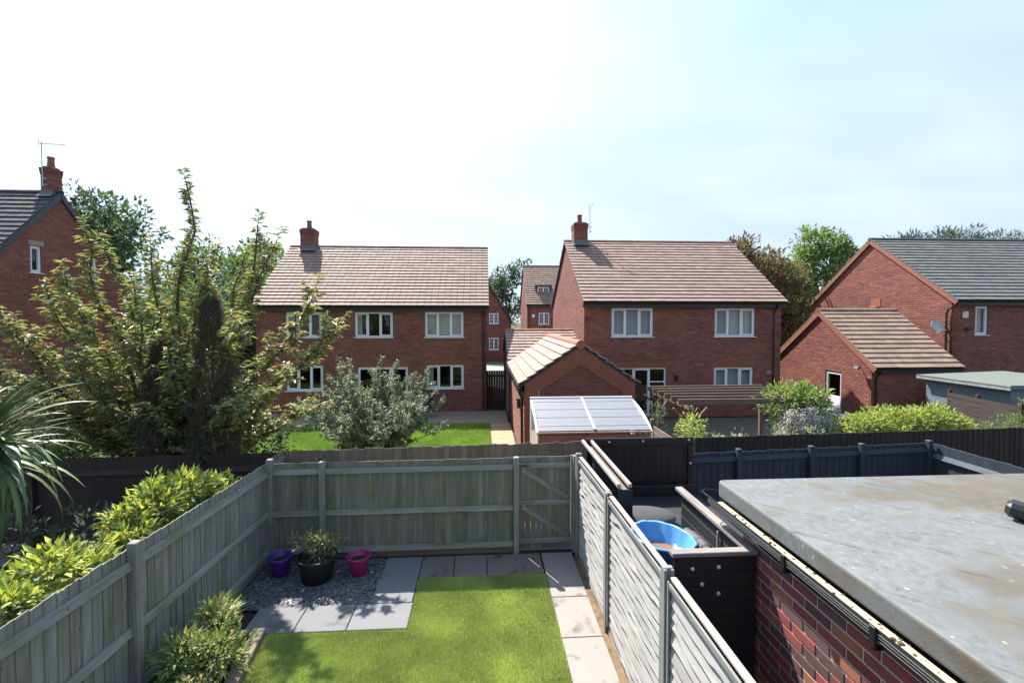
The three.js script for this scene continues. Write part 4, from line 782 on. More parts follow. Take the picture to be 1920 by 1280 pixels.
{
  const s = thing('summer_house', 'blue grey boarded summer house with pale green felt roof at the right', 'summer house', 18.95, 0, -15.65), w = vary((r, g, b) => wood(r, g, b), [0.23, 0.29, 0.32], 4, 0.12, 72);
  // long wall facing the gardens, towards -x; the gable end with glass faces us
  for (let i = 0; i < 13; i++) { mesh('board', cbox(0.025, 0.155, 2.9, 0.004, false, i % 4), pick(w), s, -1.5, 0.1 + i * 0.155, 0).rotation.z = 0.06; mesh('board', cbox(0.62, 0.155, 0.025, 0.004, true, i % 4), pick(w), s, -1.18, 0.1 + i * 0.155, 1.45); }
  mesh('wall', box(0.05, 2.0, 2.86, 1.8, 1.0, 0), w[0], s); mesh('wall', box(3.2, 2.0, 0.05, 0.1, 1.0, -1.43), w[0], s);
  mesh('roof', mergeUV([box(3.7, 0.05, 3.3)]), stone(0.135, 0.16, 0.14, 0.8), s, 0.1, 2.19, 0).rotation.z = 0.03;
  mesh('roof_fascia', cbox(0.03, 0.13, 3.3, 0.004, false), wood(0.36, 0.42, 0.43), s, -1.73, 2.08, 0);
  mesh('roof_fascia', cbox(3.6, 0.13, 0.03, 0.004, true), wood(0.2, 0.26, 0.25), s, 0.08, 2.13, 1.635);
  windowPart(s, -0.8, 0.3, 2.4, 1.6, { lights: 3, openers: [1], noSill: true, mat: wood(0.2, 0.26, 0.25) }).position.z = 1.5;
}
{
  const f = thing('slatted_fence', 'dark brown horizontally boarded fence in front of the summer house', 'fence', 16.3, 0, -14.1, Math.atan2(2.6, 0.6));
  for (let i = 0; i < 11; i++) mesh('slat', cbox(2.8, 0.145, 0.02, 0.004, true, i % 4), pick(darkBrownWood), f, 0.0, 0.12 + i * 0.155, 0).rotation.x = 0.07;
  for (const x of [-1.4, 0.2, 1.4]) mesh('post', cbox(0.1, 1.85, 0.1, 0.008), darkBrownWood[0], f, x, 0.925, 0.05);
}
{
  const f = thing('slatted_fence', 'sunlit pale slatted fence running back beside the greenhouse', 'fence', 4.52, 0, -11.1, Math.PI / 2), m = vary((r, g, b) => wood(r, g, b), [0.36, 0.27, 0.22], 4, 0.2, 73);
  for (let i = 0; i < 10; i++) mesh('slat', cbox(1.9, 0.14, 0.016, 0.004, true, i % 4), pick(m), f, 0, 0.12 + i * 0.15, 0).rotation.x = -0.1;
  for (const x of [-0.95, 0.95]) mesh('post', cbox(0.1, 1.7, 0.1, 0.008), wood(0.17, 0.15, 0.09), f, x, 0.85, 0.0);
}
{
  const t = thing('orange_planter', 'small orange planter on the lawn below the grey leafed shrub', 'planter', -3.9, 0, -15.2);
  mesh('tub', cbox(0.5, 0.4, 0.5, 0.03), std({ color: lin(0.5, 0.2, 0.04), roughness: 0.6 }), t, 0, 0.2, 0); mesh('compost', box(0.42, 0.01, 0.42, 0, 0.404, 0), soilM, t);
  const c = thing('garden_table', 'small dark metal garden table with a pale pot on the patio', 'garden table', -6.1, 0, -19.6), dm = M.dark;
  mesh('top', cyl(0.3, 0.3, 0.025, 20, 0, 0.7, 0), dm, c); for (let i = 0; i < 3; i++) { const a = i * 2.1; mesh('leg', pipe([[Math.cos(a) * 0.28, 0, Math.sin(a) * 0.28], [Math.cos(a) * 0.08, 0.7, Math.sin(a) * 0.08]], 0.014, 6), dm, c); }
  const pp = thing('plant_pot', 'pale grey pot standing on the dark patio table', 'plant pot', -6.1, 0.7125, -19.6); mesh('pot_body', potGeo(0.09, 0.13, 0.22, 0.012), stone(0.35, 0.37, 0.38), pp);
  const k = thing('kettle_barbecue', 'covered dark barbecue on the patio beside the lower window', 'barbecue', -2.6, 0, -20.7);
  mesh('cover', new THREE.LatheGeometry([[0.001, 1.05], [0.2, 1.02], [0.34, 0.88], [0.36, 0.7], [0.33, 0.5], [0.36, 0.25]].reverse().map(([r, y]) => new THREE.Vector2(r, y)), 20), std({ color: lin(0.025, 0.025, 0.028), roughness: 0.6, side: THREE.DoubleSide }), k);
  for (let i = 0; i < 3; i++) { const a = i * 2.1; mesh('leg', pipe([[Math.cos(a) * 0.3, 0, Math.sin(a) * 0.3], [Math.cos(a) * 0.15, 0.5, Math.sin(a) * 0.15]], 0.015, 6), M.metal, k); }
}

// ---------------------------------------------------------------- plants
class Leaves {
  constructor(seed) { this.P = []; this.C = []; this.f = rng(seed); }
  // folded, slightly drooping leaf: four triangles
  leaf(p, dir, up, len, wid, col, fold = 0.25, droop = 0.12) {
    const side = V().crossVectors(dir, up); if (side.lengthSq() < 1e-6) side.set(1, 0, 0); side.normalize();
    const n = V().crossVectors(side, dir).normalize();
    const mid = p.clone().addScaledVector(dir, len * 0.48).addScaledVector(n, -fold * wid * 0.5), tip = p.clone().addScaledVector(dir, len).addScaledVector(n, -droop * len);
    const a = p.clone().addScaledVector(dir, len * 0.42).addScaledVector(side, wid / 2).addScaledVector(n, fold * wid * 0.4), b = p.clone().addScaledVector(dir, len * 0.42).addScaledVector(side, -wid / 2).addScaledVector(n, fold * wid * 0.4);
    for (const [x, y, z] of [[p, a, mid], [a, tip, mid], [p, mid, b], [mid, tip, b]]) { this.P.push(x.x, x.y, x.z, y.x, y.y, y.z, z.x, z.y, z.z); for (let k = 0; k < 3; k++) this.C.push(col[0], col[1], col[2]); }
  }
  tri(p, dir, side, len, wid, col) { const a = p.clone().addScaledVector(side, wid / 2), b = p.clone().addScaledVector(side, -wid / 2), t = p.clone().addScaledVector(dir, len); this.P.push(a.x, a.y, a.z, b.x, b.y, b.z, t.x, t.y, t.z); for (let k = 0; k < 3; k++) this.C.push(...col); }
  color(pal) { const f = this.f, c = pick(pal, f), k = 0.78 + f() * 0.44; return [c[0] * k, c[1] * k, c[2] * k]; }
  dirn() { const f = this.f, z = f() * 2 - 1, a = f() * 6.2832, s = Math.sqrt(1 - z * z); return V(s * Math.cos(a), z, s * Math.sin(a)); }
  geometry() { const g = new THREE.BufferGeometry(); g.setAttribute('position', new THREE.Float32BufferAttribute(this.P, 3)); g.setAttribute('color', new THREE.Float32BufferAttribute(this.C, 3)); g.computeVertexNormals(); return g; }
}
const leafMat = (rough = 0.5, tr = 0.35) => new THREE.MeshPhysicalMaterial({ vertexColors: true, roughness: rough, transmission: tr, thickness: 0, side: THREE.DoubleSide });
// transmission with roughness near 1 for soft foliage; glossier leaves keep less of it
const coated = (tr, c, cr) => new THREE.MeshPhysicalMaterial({ vertexColors: true, roughness: 0.98, transmission: tr, thickness: 0, side: THREE.DoubleSide, clearcoat: c, clearcoatRoughness: cr });
const softLeaf = coated(0.42, 0, 0.5), glossLeaf = coated(0.3, 0.6, 0.35), midLeaf = coated(0.42, 0.3, 0.4); const bark = stone(0.11, 0.085, 0.065, 0.95, 0.01), barkGrey = stone(0.16, 0.145, 0.12, 0.95, 0.01);

// clumped crown: list of lobes [x, y, z, rx, ry, rz]
function crown(lobes, o) {
  const L = new Leaves(o.seed), f = L.f, vol = lobes.map((l) => Math.pow(l[3] * l[4] * l[5], 0.667)), tot = vol.reduce((a, b) => a + b);
  lobes.forEach((l, li) => {
    const nc = Math.max(3, Math.round(o.clumps * vol[li] / tot)), per_ = Math.round(o.n / o.clumps);
    for (let c = 0; c < nc; c++) {
      const d = L.dirn(); if (o.noUnder && d.y < -0.35) d.y *= -0.6; const rad = Math.pow(f(), 0.35) * (0.72 + 0.4 * f());
      const cc = V(l[0] + d.x * l[3] * rad, l[1] + d.y * l[4] * rad, l[2] + d.z * l[5] * rad), cr = o.clumpR * (0.6 + 0.8 * f()), out = d.clone().add(V(0, o.up ?? 0.35, 0)).normalize();
      const tone = 0.85 + f() * 0.3;
      for (let k = 0; k < per_; k++) {
        const e = L.dirn(), q = cc.clone().addScaledVector(e, cr * Math.cbrt(f())), dir = e.clone().multiplyScalar(0.75).add(out).add(L.dirn().multiplyScalar(0.5)).normalize(), up = out.clone().add(L.dirn().multiplyScalar(0.6)).add(V(0, 0.6, 0)).normalize();
        const s = o.len * (0.5 + 0.95 * f()), col = L.color(o.pal).map((v) => v * tone);
        L.leaf(q, dir, up, s, s * o.ratio * (0.85 + 0.3 * f()), col, o.fold ?? 0.25, o.droop ?? 0.15);
      }
    }
  });
  return L;
}
function branchTo(a, b, r0, r1, f, bend = 0.12, n = 6) { const pts = [], rs = [], l = a.distanceTo(b), off = V((f() - 0.5) * bend * l, (f() - 0.3) * bend * l, (f() - 0.5) * bend * l); for (let i = 0; i <= n; i++) { const t = i / n; pts.push(a.clone().lerp(b, t).addScaledVector(off, Math.sin(t * Math.PI)).add(V((f() - 0.5) * 0.03 * l / n, 0, (f() - 0.5) * 0.03 * l / n))); rs.push(r0 + (r1 - r0) * t); } return [tube(pts, rs, 6), pts]; }
function tree(name, label, x, d, o, group) {
  const t = thing(name, label, o.category ?? 'tree', x, 0, -d, 0, group), f = rng(o.seed * 3 + 1), B = [];
  const [tr, pts] = branchTo(V(0, -0.05, 0), V(o.lean ?? 0, o.trunk, 0), o.r, o.r * 0.6, f, 0.05); B.push(tr);
  for (const l of o.lobes) { const [g] = branchTo(pts.at(-1 - Math.floor(f() * 3)), V(l[0], l[1] + l[4] * 0.2, l[2]), o.r * 0.5, o.r * 0.1, f); B.push(g); const c = V(l[0], l[1], l[2]); for (let k = 0; k < 3; k++) { const [g2] = branchTo(c, c.clone().add(V((f() - 0.5) * l[3] * 1.5, (f() - 0.2) * l[4] * 1.1, (f() - 0.5) * l[5] * 1.5)), o.r * 0.14, o.r * 0.04, f, 0.2, 4); B.push(g2); } }
  mesh('trunk', mergeUV(B), o.bark ?? bark, t);
  stuff(mesh('crown', crown(o.lobes, o).geometry(), o.mat ?? softLeaf, t));
  return t;
}
const LimeA = [[0.14, 0.2, 0.03], [0.2, 0.26, 0.04], [0.09, 0.14, 0.025]];
const G1 = [[0.085, 0.14, 0.03], [0.065, 0.115, 0.026], [0.11, 0.165, 0.04]], G2 = [[0.11, 0.19, 0.035], [0.14, 0.22, 0.045], [0.085, 0.155, 0.03]], GDark = [[0.035, 0.06, 0.022], [0.045, 0.075, 0.025], [0.03, 0.048, 0.02]], GPine = [[0.05, 0.085, 0.045], [0.065, 0.1, 0.05], [0.04, 0.07, 0.04]], GBrown = [[0.17, 0.125, 0.04], [0.13, 0.10, 0.035], [0.09, 0.085, 0.03], [0.2, 0.14, 0.045]];
const lobesIn = (n, rx, ry, y, r, seed, rz = rx) => { const f = rng(seed); return Array.from({ length: n }, (_, i) => { const a = i / n * 6.28 + f(), q = Math.sqrt(f()); const s = r * (0.7 + 0.6 * f()); return [Math.cos(a) * rx * q, y + (f() * 2 - 1) * ry, Math.sin(a) * rz * q, s, s * 0.85, s]; }); };

// far trees
const far = 'trees standing beyond the houses';
tree('broadleaf_tree', 'dense green tree behind the leftmost chimney gable', -28.5, 36, { seed: 101, trunk: 4, r: 0.35, lobes: [...lobesIn(7, 3.4, 2.2, 9.5, 2.4, 5), [0, 12.2, 0, 2.2, 1.6, 2.2], [2.8, 10.6, 0, 2, 1.6, 2]], n: 7000, clumps: 230, clumpR: 0.65, len: 0.34, ratio: 0.55, pal: [...G1, ...GPine] }, far);
tree('broadleaf_tree', 'hazy green tree seen through the top of the cherry', -24, 42, { seed: 102, trunk: 3.5, r: 0.3, lobes: lobesIn(8, 4.2, 1.9, 7.8, 2.4, 6), n: 5500, clumps: 200, clumpR: 0.7, len: 0.36, ratio: 0.55, pal: G1 }, far);
tree('broadleaf_tree', 'pale green tree behind the cherry left of the lawn house', -18, 40, { seed: 103, trunk: 3, r: 0.3, lobes: lobesIn(8, 4, 1.6, 6.9, 2.3, 7), n: 5000, clumps: 190, clumpR: 0.7, len: 0.36, ratio: 0.55, pal: G2 }, far);
tree('broadleaf_tree', 'low spreading tree filling the gap behind the cherry beside the left gable', -20.5, 31, { seed: 121, trunk: 1.5, r: 0.25, lobes: [...lobesIn(9, 3.2, 1.6, 4.2, 1.7, 25), ...lobesIn(5, 3, 0.6, 1.6, 1.4, 26)], n: 8000, clumps: 300, clumpR: 0.5, len: 0.3, ratio: 0.5, pal: G1 }, far);
tree('broadleaf_tree', 'low dark tree behind the cherry against the lawn house', -14.6, 30, { seed: 122, trunk: 1.5, r: 0.25, lobes: [...lobesIn(9, 3, 1.5, 4.4, 1.6, 27), ...lobesIn(5, 3, 0.6, 1.6, 1.4, 28)], n: 8000, clumps: 300, clumpR: 0.5, len: 0.3, ratio: 0.5, pal: [...G1, ...GPine] }, far);
tree('broadleaf_tree', 'tall green tree in the gap left of the dormer house', 3.2, 60, { seed: 104, trunk: 4, r: 0.3, lobes: [[0, 9, 0, 1.8, 2.2, 1.8], [-1.4, 7.6, 0, 1.6, 1.8, 1.6], [1, 6, 0, 1.8, 1.8, 1.8], [-0.6, 4.6, 0.5, 1.8, 1.6, 1.6], [1.8, 10.4, 0, 1.4, 1.4, 1.4]], n: 4200, clumps: 150, clumpR: 0.6, len: 0.34, ratio: 0.55, pal: [...G1, ...GPine] }, far);
tree('broadleaf_tree', 'paler bushy tree in the gap beside the dark verge gable', 0.6, 66, { seed: 105, trunk: 3, r: 0.3, lobes: lobesIn(5, 2, 1.8, 7.2, 1.9, 9), n: 3000, clumps: 110, clumpR: 0.6, len: 0.36, ratio: 0.55, pal: GPine }, far);
tree('copper_conifer', 'bronze brown conifer rising right of the house with blinds', 18.6, 29.5, { seed: 106, category: 'conifer', trunk: 3, r: 0.35, lobes: [[-1.9, 8.1, 0, 1.5, 1.6, 1.6], [0.2, 7.2, 0.3, 1.8, 1.7, 1.7], [-0.8, 5.6, 0.8, 2.3, 1.9, 1.8], [1.5, 5.6, 0, 1.6, 1.6, 1.6], [0.6, 3.6, 0.6, 2.2, 1.8, 1.6], [-1, 2.6, 0.6, 2, 1.8, 1.6]], n: 20000, clumps: 500, clumpR: 0.42, len: 0.26, ratio: 0.4, pal: GBrown, up: 0.6 }, far);
tree('broadleaf_tree', 'bright light green tree left of the dark grey roof', 36.5, 48, { seed: 107, trunk: 5, r: 0.35, lobes: [[-1.2, 12.4, 0, 1.9, 1.5, 1.9], [1.2, 12.6, 0, 1.9, 1.4, 1.9], [-2.4, 10.6, 0, 1.9, 1.6, 1.9], [0.2, 10.6, 0.6, 2.2, 1.6, 2], [2.4, 10.8, 0, 1.9, 1.5, 1.9], [-3, 8.4, 0, 2, 1.5, 1.9], [0.4, 8.3, 0.4, 2.3, 1.5, 2], [-1.6, 6.6, 0, 2, 1.5, 2]], n: 8000, clumps: 240, clumpR: 0.6, len: 0.36, ratio: 0.6, pal: [[0.16, 0.25, 0.045], [0.2, 0.3, 0.06], [0.12, 0.2, 0.04]], bark: barkGrey }, far);
tree('broadleaf_tree', 'small hazy tree between the bronze conifer and the light green tree', 36.5, 58, { seed: 108, trunk: 4, r: 0.3, lobes: lobesIn(6, 2.6, 1.3, 10.3, 1.9, 12), n: 3600, clumps: 130, clumpR: 0.6, len: 0.36, ratio: 0.55, pal: G1 }, far);
for (const [x, d, y, r, l, s] of [[48.5, 50, 13.2, 2.2, 'left clump of dark treetops above the dark grey roof', 109], [53.6, 50, 13.9, 2.5, 'tallest dark treetop above the dark grey roof', 110], [62, 52, 13.8, 2.2, 'dark treetop at the right edge above the grey roof', 111]])
  tree('pine_tree', l, x, d, { seed: s, category: 'pine', trunk: y - 3, r: 0.3, lobes: [[0, y - 0.3, 0, r, 0.9, r], [-r * 0.7, y - 1.2, 0.4, r * 0.8, 0.8, r * 0.8], [r * 0.8, y - 1, 0, r * 0.8, 0.8, r * 0.8], [0.3, y - 2, 0, r, 0.9, r]], n: 3000, clumps: 90, clumpR: 0.6, len: 0.55, ratio: 0.16, pal: GPine, up: 0.9, mat: midLeaf }, 'dark treetops above the grey roof');

// the cherry: limbs laid out by hand, shoots and leaves grown along them
{
  const t = thing('cherry_tree', 'spreading cherry tree with upright shoots and bronze tipped leaves at the left', 'tree', -6.85, 0, -10.45), f = rng(202), B = [], L = new Leaves(203);
  const cherryPal = [[0.21, 0.25, 0.055], [0.27, 0.30, 0.065], [0.16, 0.205, 0.045], [0.34, 0.355, 0.08], [0.19, 0.23, 0.08]], bronze = [[0.34, 0.2, 0.06], [0.3, 0.22, 0.06], [0.4, 0.24, 0.09]];
  t.scale.setScalar(0.9); const fork = V(0.1, 1.1, 0); B.push(branchTo(V(0, -0.05, 0), fork, 0.13, 0.1, f, 0.04)[0]);
  const shoot = (a, dir, len, r) => {
    const pts = [], rs = [], d = dir.clone().normalize(), p = a.clone(), n = Math.max(3, Math.round(len / 0.12));
    for (let i = 0; i <= n; i++) { pts.push(p.clone()); rs.push(r * (1 - 0.75 * i / n)); d.add(V((f() - 0.5) * 0.22, 0.02 + (f() - 0.5) * 0.16, (f() - 0.5) * 0.22)).normalize(); p.addScaledVector(d, len / n); }
    B.push(tube(pts, rs, 4));
    const cnt = Math.round(len / 0.024);
    for (let k = 0; k < cnt; k++) {
      const tt = 0.12 + 0.88 * (k + f()) / cnt, i = Math.min(n - 1, Math.floor(tt * n)), q = pts[i].clone().lerp(pts[i + 1], tt * n - i), ax = V().subVectors(pts[i + 1], pts[i]).normalize(), a2 = f() * 6.28;
      const side = V(Math.cos(a2), -0.25 + f() * 0.5, Math.sin(a2)).addScaledVector(ax, 0.55).add(V(0, -0.25, 0)).normalize(), s = 0.135 + f() * 0.09;
      L.leaf(q, side, V(0, 1, 0).add(L.dirn().multiplyScalar(0.5)).normalize(), s, s * (0.38 + f() * 0.12), L.color(tt > 0.86 && f() < 0.5 ? bronze : f() < 0.05 ? bronze : cherryPal), 0.45, 0.25);
    }
  };
  const limbs = [ // tip x, y, z relative to the base; start height on trunk; radius
    [0.65, 8.05, 0.2, 0.055, 0.6], [-1.75, 6.9, 0.1, 0.05, 0.55], [2.25, 7.1, -0.1, 0.05, 0.55], [2.75, 6.7, 0.4, 0.042, 0.5], [4.05, 4.75, 0.2, 0.05, 0.5], [3.5, 5.6, -0.4, 0.045, 0.5], [-3.3, 4.9, 0.4, 0.05, 0.5], [-2.6, 6.0, -0.4, 0.045, 0.5], [-3.25, 4.0, 0.8, 0.045, 0.5], [-2.3, 3.5, 1.2, 0.04, 0.5],
    [3.2, 3.6, 0.9, 0.04, 0.5], [1.5, 6.2, 0.8, 0.045, 0.5], [-0.6, 6.4, 0.7, 0.045, 0.5], [0.3, 5.5, 1.4, 0.04, 0.5], [-1.6, 5.4, 1.1, 0.04, 0.5], [2.2, 4.8, 1.2, 0.04, 0.5], [-0.9, 6.6, -0.9, 0.045, 0.5], [1.4, 6.5, -1.0, 0.045, 0.5], [-2.7, 2.9, 0.2, 0.04, 0.5], [3.4, 2.7, -0.2, 0.04, 0.5], [-0.8, 4.0, 1.5, 0.035, 0.5], [1.2, 4.0, 1.5, 0.035, 0.5], [-1.5, 3.1, 1.4, 0.03, 0.4], [2.4, 3.0, 1.3, 0.03, 0.4],
  ];
  limbs.forEach(([x, y, z, r], li) => {
    const tip = V(x, y, z), mid = V(x * 0.62, 1.1 + (y - 1.1) * 0.45, z * 0.7), n = 14, pts = [], rs = [];
    for (let i = 0; i <= n; i++) { const tt = i / n, a = fork.clone().lerp(mid, tt), b = mid.clone().lerp(tip, tt); pts.push(a.lerp(b, tt).add(V((f() - 0.5) * 0.06 + noise.noise(tt * 4, li * 3.7, 1) * 0.28, noise.noise(tt * 4, li * 3.7, 5) * 0.1, noise.noise(tt * 4, li * 3.7, 9) * 0.3))); rs.push(r * (1 - 0.82 * tt) + 0.006); }
    B.push(tube(pts, rs, 6));
    const long = fork.distanceTo(tip), ns = Math.round(long * 9);
    for (let k = 0; k < ns; k++) {
      const tt = 0.2 + 0.78 * (k + f()) / ns, i = Math.min(n - 1, Math.floor(tt * n)), q = pts[i].clone().lerp(pts[i + 1], tt * n - i), ax = V().subVectors(pts[i + 1], pts[i]).normalize(), a2 = f() * 6.28;
      const tall = y > 6.3, lenS = (tall ? 0.5 : 0.75) * (1.05 - tt * 0.55) * (0.6 + 0.7 * f());
      shoot(q, V(Math.cos(a2), 0.25, Math.sin(a2)).multiplyScalar(tall && tt > 0.6 ? 0.55 : 1).addScaledVector(ax, 0.9), lenS, 0.009);
    }
    shoot(pts[n], V().subVectors(pts[n], pts[n - 1]), 0.35, 0.01);
  });
  mesh('trunk', mergeUV(B), stone(0.10, 0.075, 0.06, 0.8, 0.006), t);
  stuff(mesh('crown', L.geometry(), coated(0.38, 0.85, 0.32), t));
}
// slender dark conifers in front of the cherry
const conifer = (label, x, d, h, r, seed) => {
  const t = thing('columnar_conifer', label, 'conifer', x, 0, -d, 0, 'slender dark conifers below the cherry'), L = new Leaves(seed), f = L.f;
  mesh('trunk', tube([V(0, -0.05, 0), V(0, h * 0.5, 0), V(0.02, h * 0.95, 0)], [0.06, 0.04, 0.008], 6), bark, t);
  const pal = [[0.065, 0.068, 0.028], [0.055, 0.055, 0.022], [0.1, 0.075, 0.032], [0.085, 0.06, 0.028]];
  for (let i = 0; i < 3600; i++) {
    const y = 0.2 + Math.pow(f(), 0.9) * (h - 0.3), env = r * Math.pow(Math.max(0.05, 1 - Math.pow(y / h, 2.2)), 0.6) * (0.8 + 0.3 * noise.noise(y * 2.1, seed, 1) + 0.35 * noise.noise(y * 3.5, Math.cos(i * 2.4) * 2, seed + 3)), a = f() * 6.28, q = env * Math.sqrt(0.25 + 0.75 * f()), p = V(Math.cos(a) * q, y, Math.sin(a) * q);
    const col = L.color(pal), up = V(Math.cos(a) * 0.45, 1, Math.sin(a) * 0.45).normalize();
    for (let k = 0; k < 4; k++) { const dd = up.clone().add(L.dirn().multiplyScalar(0.55)).normalize(), sd = V().crossVectors(dd, L.dirn()).normalize(); L.tri(p.clone().add(L.dirn().multiplyScalar(0.04)), dd, sd, 0.09 + f() * 0.09, 0.016, col); }
  }
  stuff(mesh('foliage', L.geometry(), midLeaf, t));
};
conifer('shorter slender dark conifer left of its taller twin below the cherry', -6.5, 9.72, 4.0, 0.56, 301);
conifer('taller slender dark conifer in front of the cherry', -5.45, 9.65, 4.85, 0.6, 302);

// generic shrub with its own stems
function shrub(name, label, x, d, o, group) {
  const t = thing(name, label, o.category ?? 'shrub', x, o.y ?? 0, -d, 0, group), f = rng(o.seed * 7 + 1), B = [];
  for (const l of o.lobes) for (let k = 0; k < (o.stems ?? 3); k++) B.push(branchTo(V((f() - 0.5) * 0.25 + l[0] * 0.4, -0.03, (f() - 0.5) * 0.25 + l[2] * 0.4), V(l[0] + (f() - 0.5) * l[3], l[1] + (f() - 0.3) * l[4], l[2] + (f() - 0.5) * l[5]), o.stemR ?? 0.014, 0.005, f, 0.15, 5)[0]);
  mesh('stems', mergeUV(B), o.bark ?? bark, t);
  const L = crown(o.lobes, o);
  if (o.single) {   // the leaves that show largest are pieces of their own
    const per1 = 36, total = L.P.length / per1, step = Math.max(1, Math.floor(total / o.single)), P2 = [], C2 = []; let made = 0;
    for (let i = 0; i < total; i++) {
      const p = L.P.slice(i * per1, i * per1 + per1), c = L.C.slice(i * per1, i * per1 + per1);
      if (i % step === 0 && made < o.single) { const g = new THREE.BufferGeometry(); g.setAttribute('position', new THREE.Float32BufferAttribute(p, 3)); g.setAttribute('color', new THREE.Float32BufferAttribute(c, 3)); g.computeVertexNormals(); mesh('leaf', g, o.mat ?? softLeaf, t); made++; } else { P2.push(...p); C2.push(...c); }
    }
    L.P = P2; L.C = C2;
  }
  stuff(mesh('foliage', L.geometry(), o.mat ?? softLeaf, t));
  return t;
}
// growth under the cherry and behind the dark fence
shrub('hedge_shrub', 'dense dark green shrub growing under the left of the cherry', -10.6, 10.6, { seed: 411, lobes: [[-1.6, 1.5, 0, 1.0, 0.8, 0.6], [-0.4, 1.7, 0, 0.9, 0.8, 0.6], [0.8, 1.5, 0, 0.9, 0.7, 0.6], [1.7, 1.4, 0.2, 0.7, 0.6, 0.5], [-2.6, 1.9, 0, 0.8, 0.9, 0.6]], n: 6500, clumps: 330, clumpR: 0.2, len: 0.13, ratio: 0.4, pal: [...GDark, [0.07, 0.11, 0.03]], mat: midLeaf });
shrub('hedge_shrub', 'yellow green low shrub above the dark fence left of the conifers', -8.6, 9.9, { seed: 412, lobes: [[-0.6, 1.6, 0, 0.5, 0.3, 0.35], [0.2, 1.65, 0, 0.5, 0.3, 0.35], [0, 1.1, 0, 0.8, 0.5, 0.35]], n: 2600, clumps: 150, clumpR: 0.13, len: 0.09, ratio: 0.4, pal: LimeA, mat: midLeaf });
shrub('hedge_shrub', 'tall brown green shrub at the left edge behind the cordyline', -13.2, 12.4, { seed: 413, lobes: [[-0.8, 3.0, 0, 0.9, 1.0, 0.7], [0.3, 2.4, 0, 0.9, 1.0, 0.7], [-0.4, 1.4, 0, 1.2, 1.0, 0.8], [1.2, 1.6, 0, 0.9, 1, 0.7]], n: 6000, clumps: 300, clumpR: 0.2, len: 0.13, ratio: 0.35, pal: [[0.1, 0.115, 0.04], [0.075, 0.085, 0.035], [0.14, 0.13, 0.05]], mat: midLeaf });
shrub('hedge_shrub', 'dark shrub filling the shade between the conifers and the lawn', -5.6, 11.6, { seed: 414, lobes: [[-0.9, 1.4, 0, 0.8, 0.9, 0.5], [0.2, 1.3, 0, 0.7, 0.8, 0.5], [-0.4, 2.2, 0, 0.7, 0.8, 0.5]], n: 4000, clumps: 220, clumpR: 0.18, len: 0.12, ratio: 0.38, pal: GDark, mat: midLeaf });
// yellow green laurel like shrubs leaning over the left fence
const Lime = [[0.46, 0.48, 0.045], [0.38, 0.44, 0.045], [0.54, 0.53, 0.07], [0.24, 0.33, 0.04]], LimeDk = [[0.09, 0.15, 0.025], [0.14, 0.2, 0.03], [0.06, 0.1, 0.02]];
shrub('evergreen_shrub', 'bright yellow green shrub leaning over the far half of the left fence', -4.4, 6.6, { seed: 401, lobes: [[0.0, 1.6, 0.62, 0.26, 0.3, 0.28], [0.0, 1.82, 0.2, 0.32, 0.32, 0.34], [0.05, 1.88, -0.3, 0.32, 0.32, 0.36], [0.1, 1.72, -0.8, 0.26, 0.28, 0.3], [0.14, 1.62, -1.2, 0.2, 0.24, 0.26], [-0.15, 1.9, 0.0, 0.2, 0.3, 0.2], [-0.25, 1.7, 0.35, 0.3, 0.3, 0.3], [-0.2, 1.4, 0.2, 0.4, 0.4, 0.7], [0.0, 1.3, -0.5, 0.35, 0.4, 0.6]], n: 6500, clumps: 420, clumpR: 0.10, len: 0.095, ratio: 0.42, pal: [...Lime, ...Lime, ...LimeDk], mat: midLeaf, single: 260, noUnder: true }, 'shrubs over the left fence');
shrub('evergreen_shrub', 'bright yellow green shrub leaning over the near half of the left fence', -4.4, 4.75, { seed: 402, lobes: [[0.12, 1.66, -0.42, 0.24, 0.26, 0.24], [0.1, 1.86, -0.05, 0.28, 0.28, 0.3], [0.1, 1.78, 0.4, 0.28, 0.26, 0.26], [-0.2, 1.7, 0.3, 0.3, 0.3, 0.3], [-0.2, 1.4, 0.1, 0.4, 0.4, 0.7]], n: 5200, clumps: 340, clumpR: 0.10, len: 0.095, ratio: 0.42, pal: [...Lime, ...Lime, ...LimeDk], mat: midLeaf, single: 240, noUnder: true }, 'shrubs over the left fence');
shrub('evergreen_shrub', 'darker red budded shrub at the left edge above the fence', -4.55, 3.75, { seed: 403, lobes: [[0, 1.75, 0, 0.4, 0.42, 0.45], [-0.3, 1.9, -0.3, 0.4, 0.45, 0.4], [0, 1.3, 0.2, 0.4, 0.4, 0.5]], n: 2000, clumps: 160, clumpR: 0.11, len: 0.085, ratio: 0.45, pal: [...LimeDk, [0.05, 0.08, 0.02], [0.16, 0.06, 0.03]], mat: glossLeaf, single: 150 }, 'shrubs over the left fence');
shrub('dark_shrub', 'dark leafy shrub in deep shade behind the left fence', -6.4, 7.6, { seed: 404, lobes: [[0, 0.7, 0, 0.8, 0.6, 0.7], [1.2, 0.6, 0.4, 0.7, 0.5, 0.7], [-1.0, 0.8, 0.2, 0.8, 0.6, 0.7]], n: 1800, clumps: 150, clumpR: 0.16, len: 0.11, ratio: 0.4, pal: GDark, mat: midLeaf });
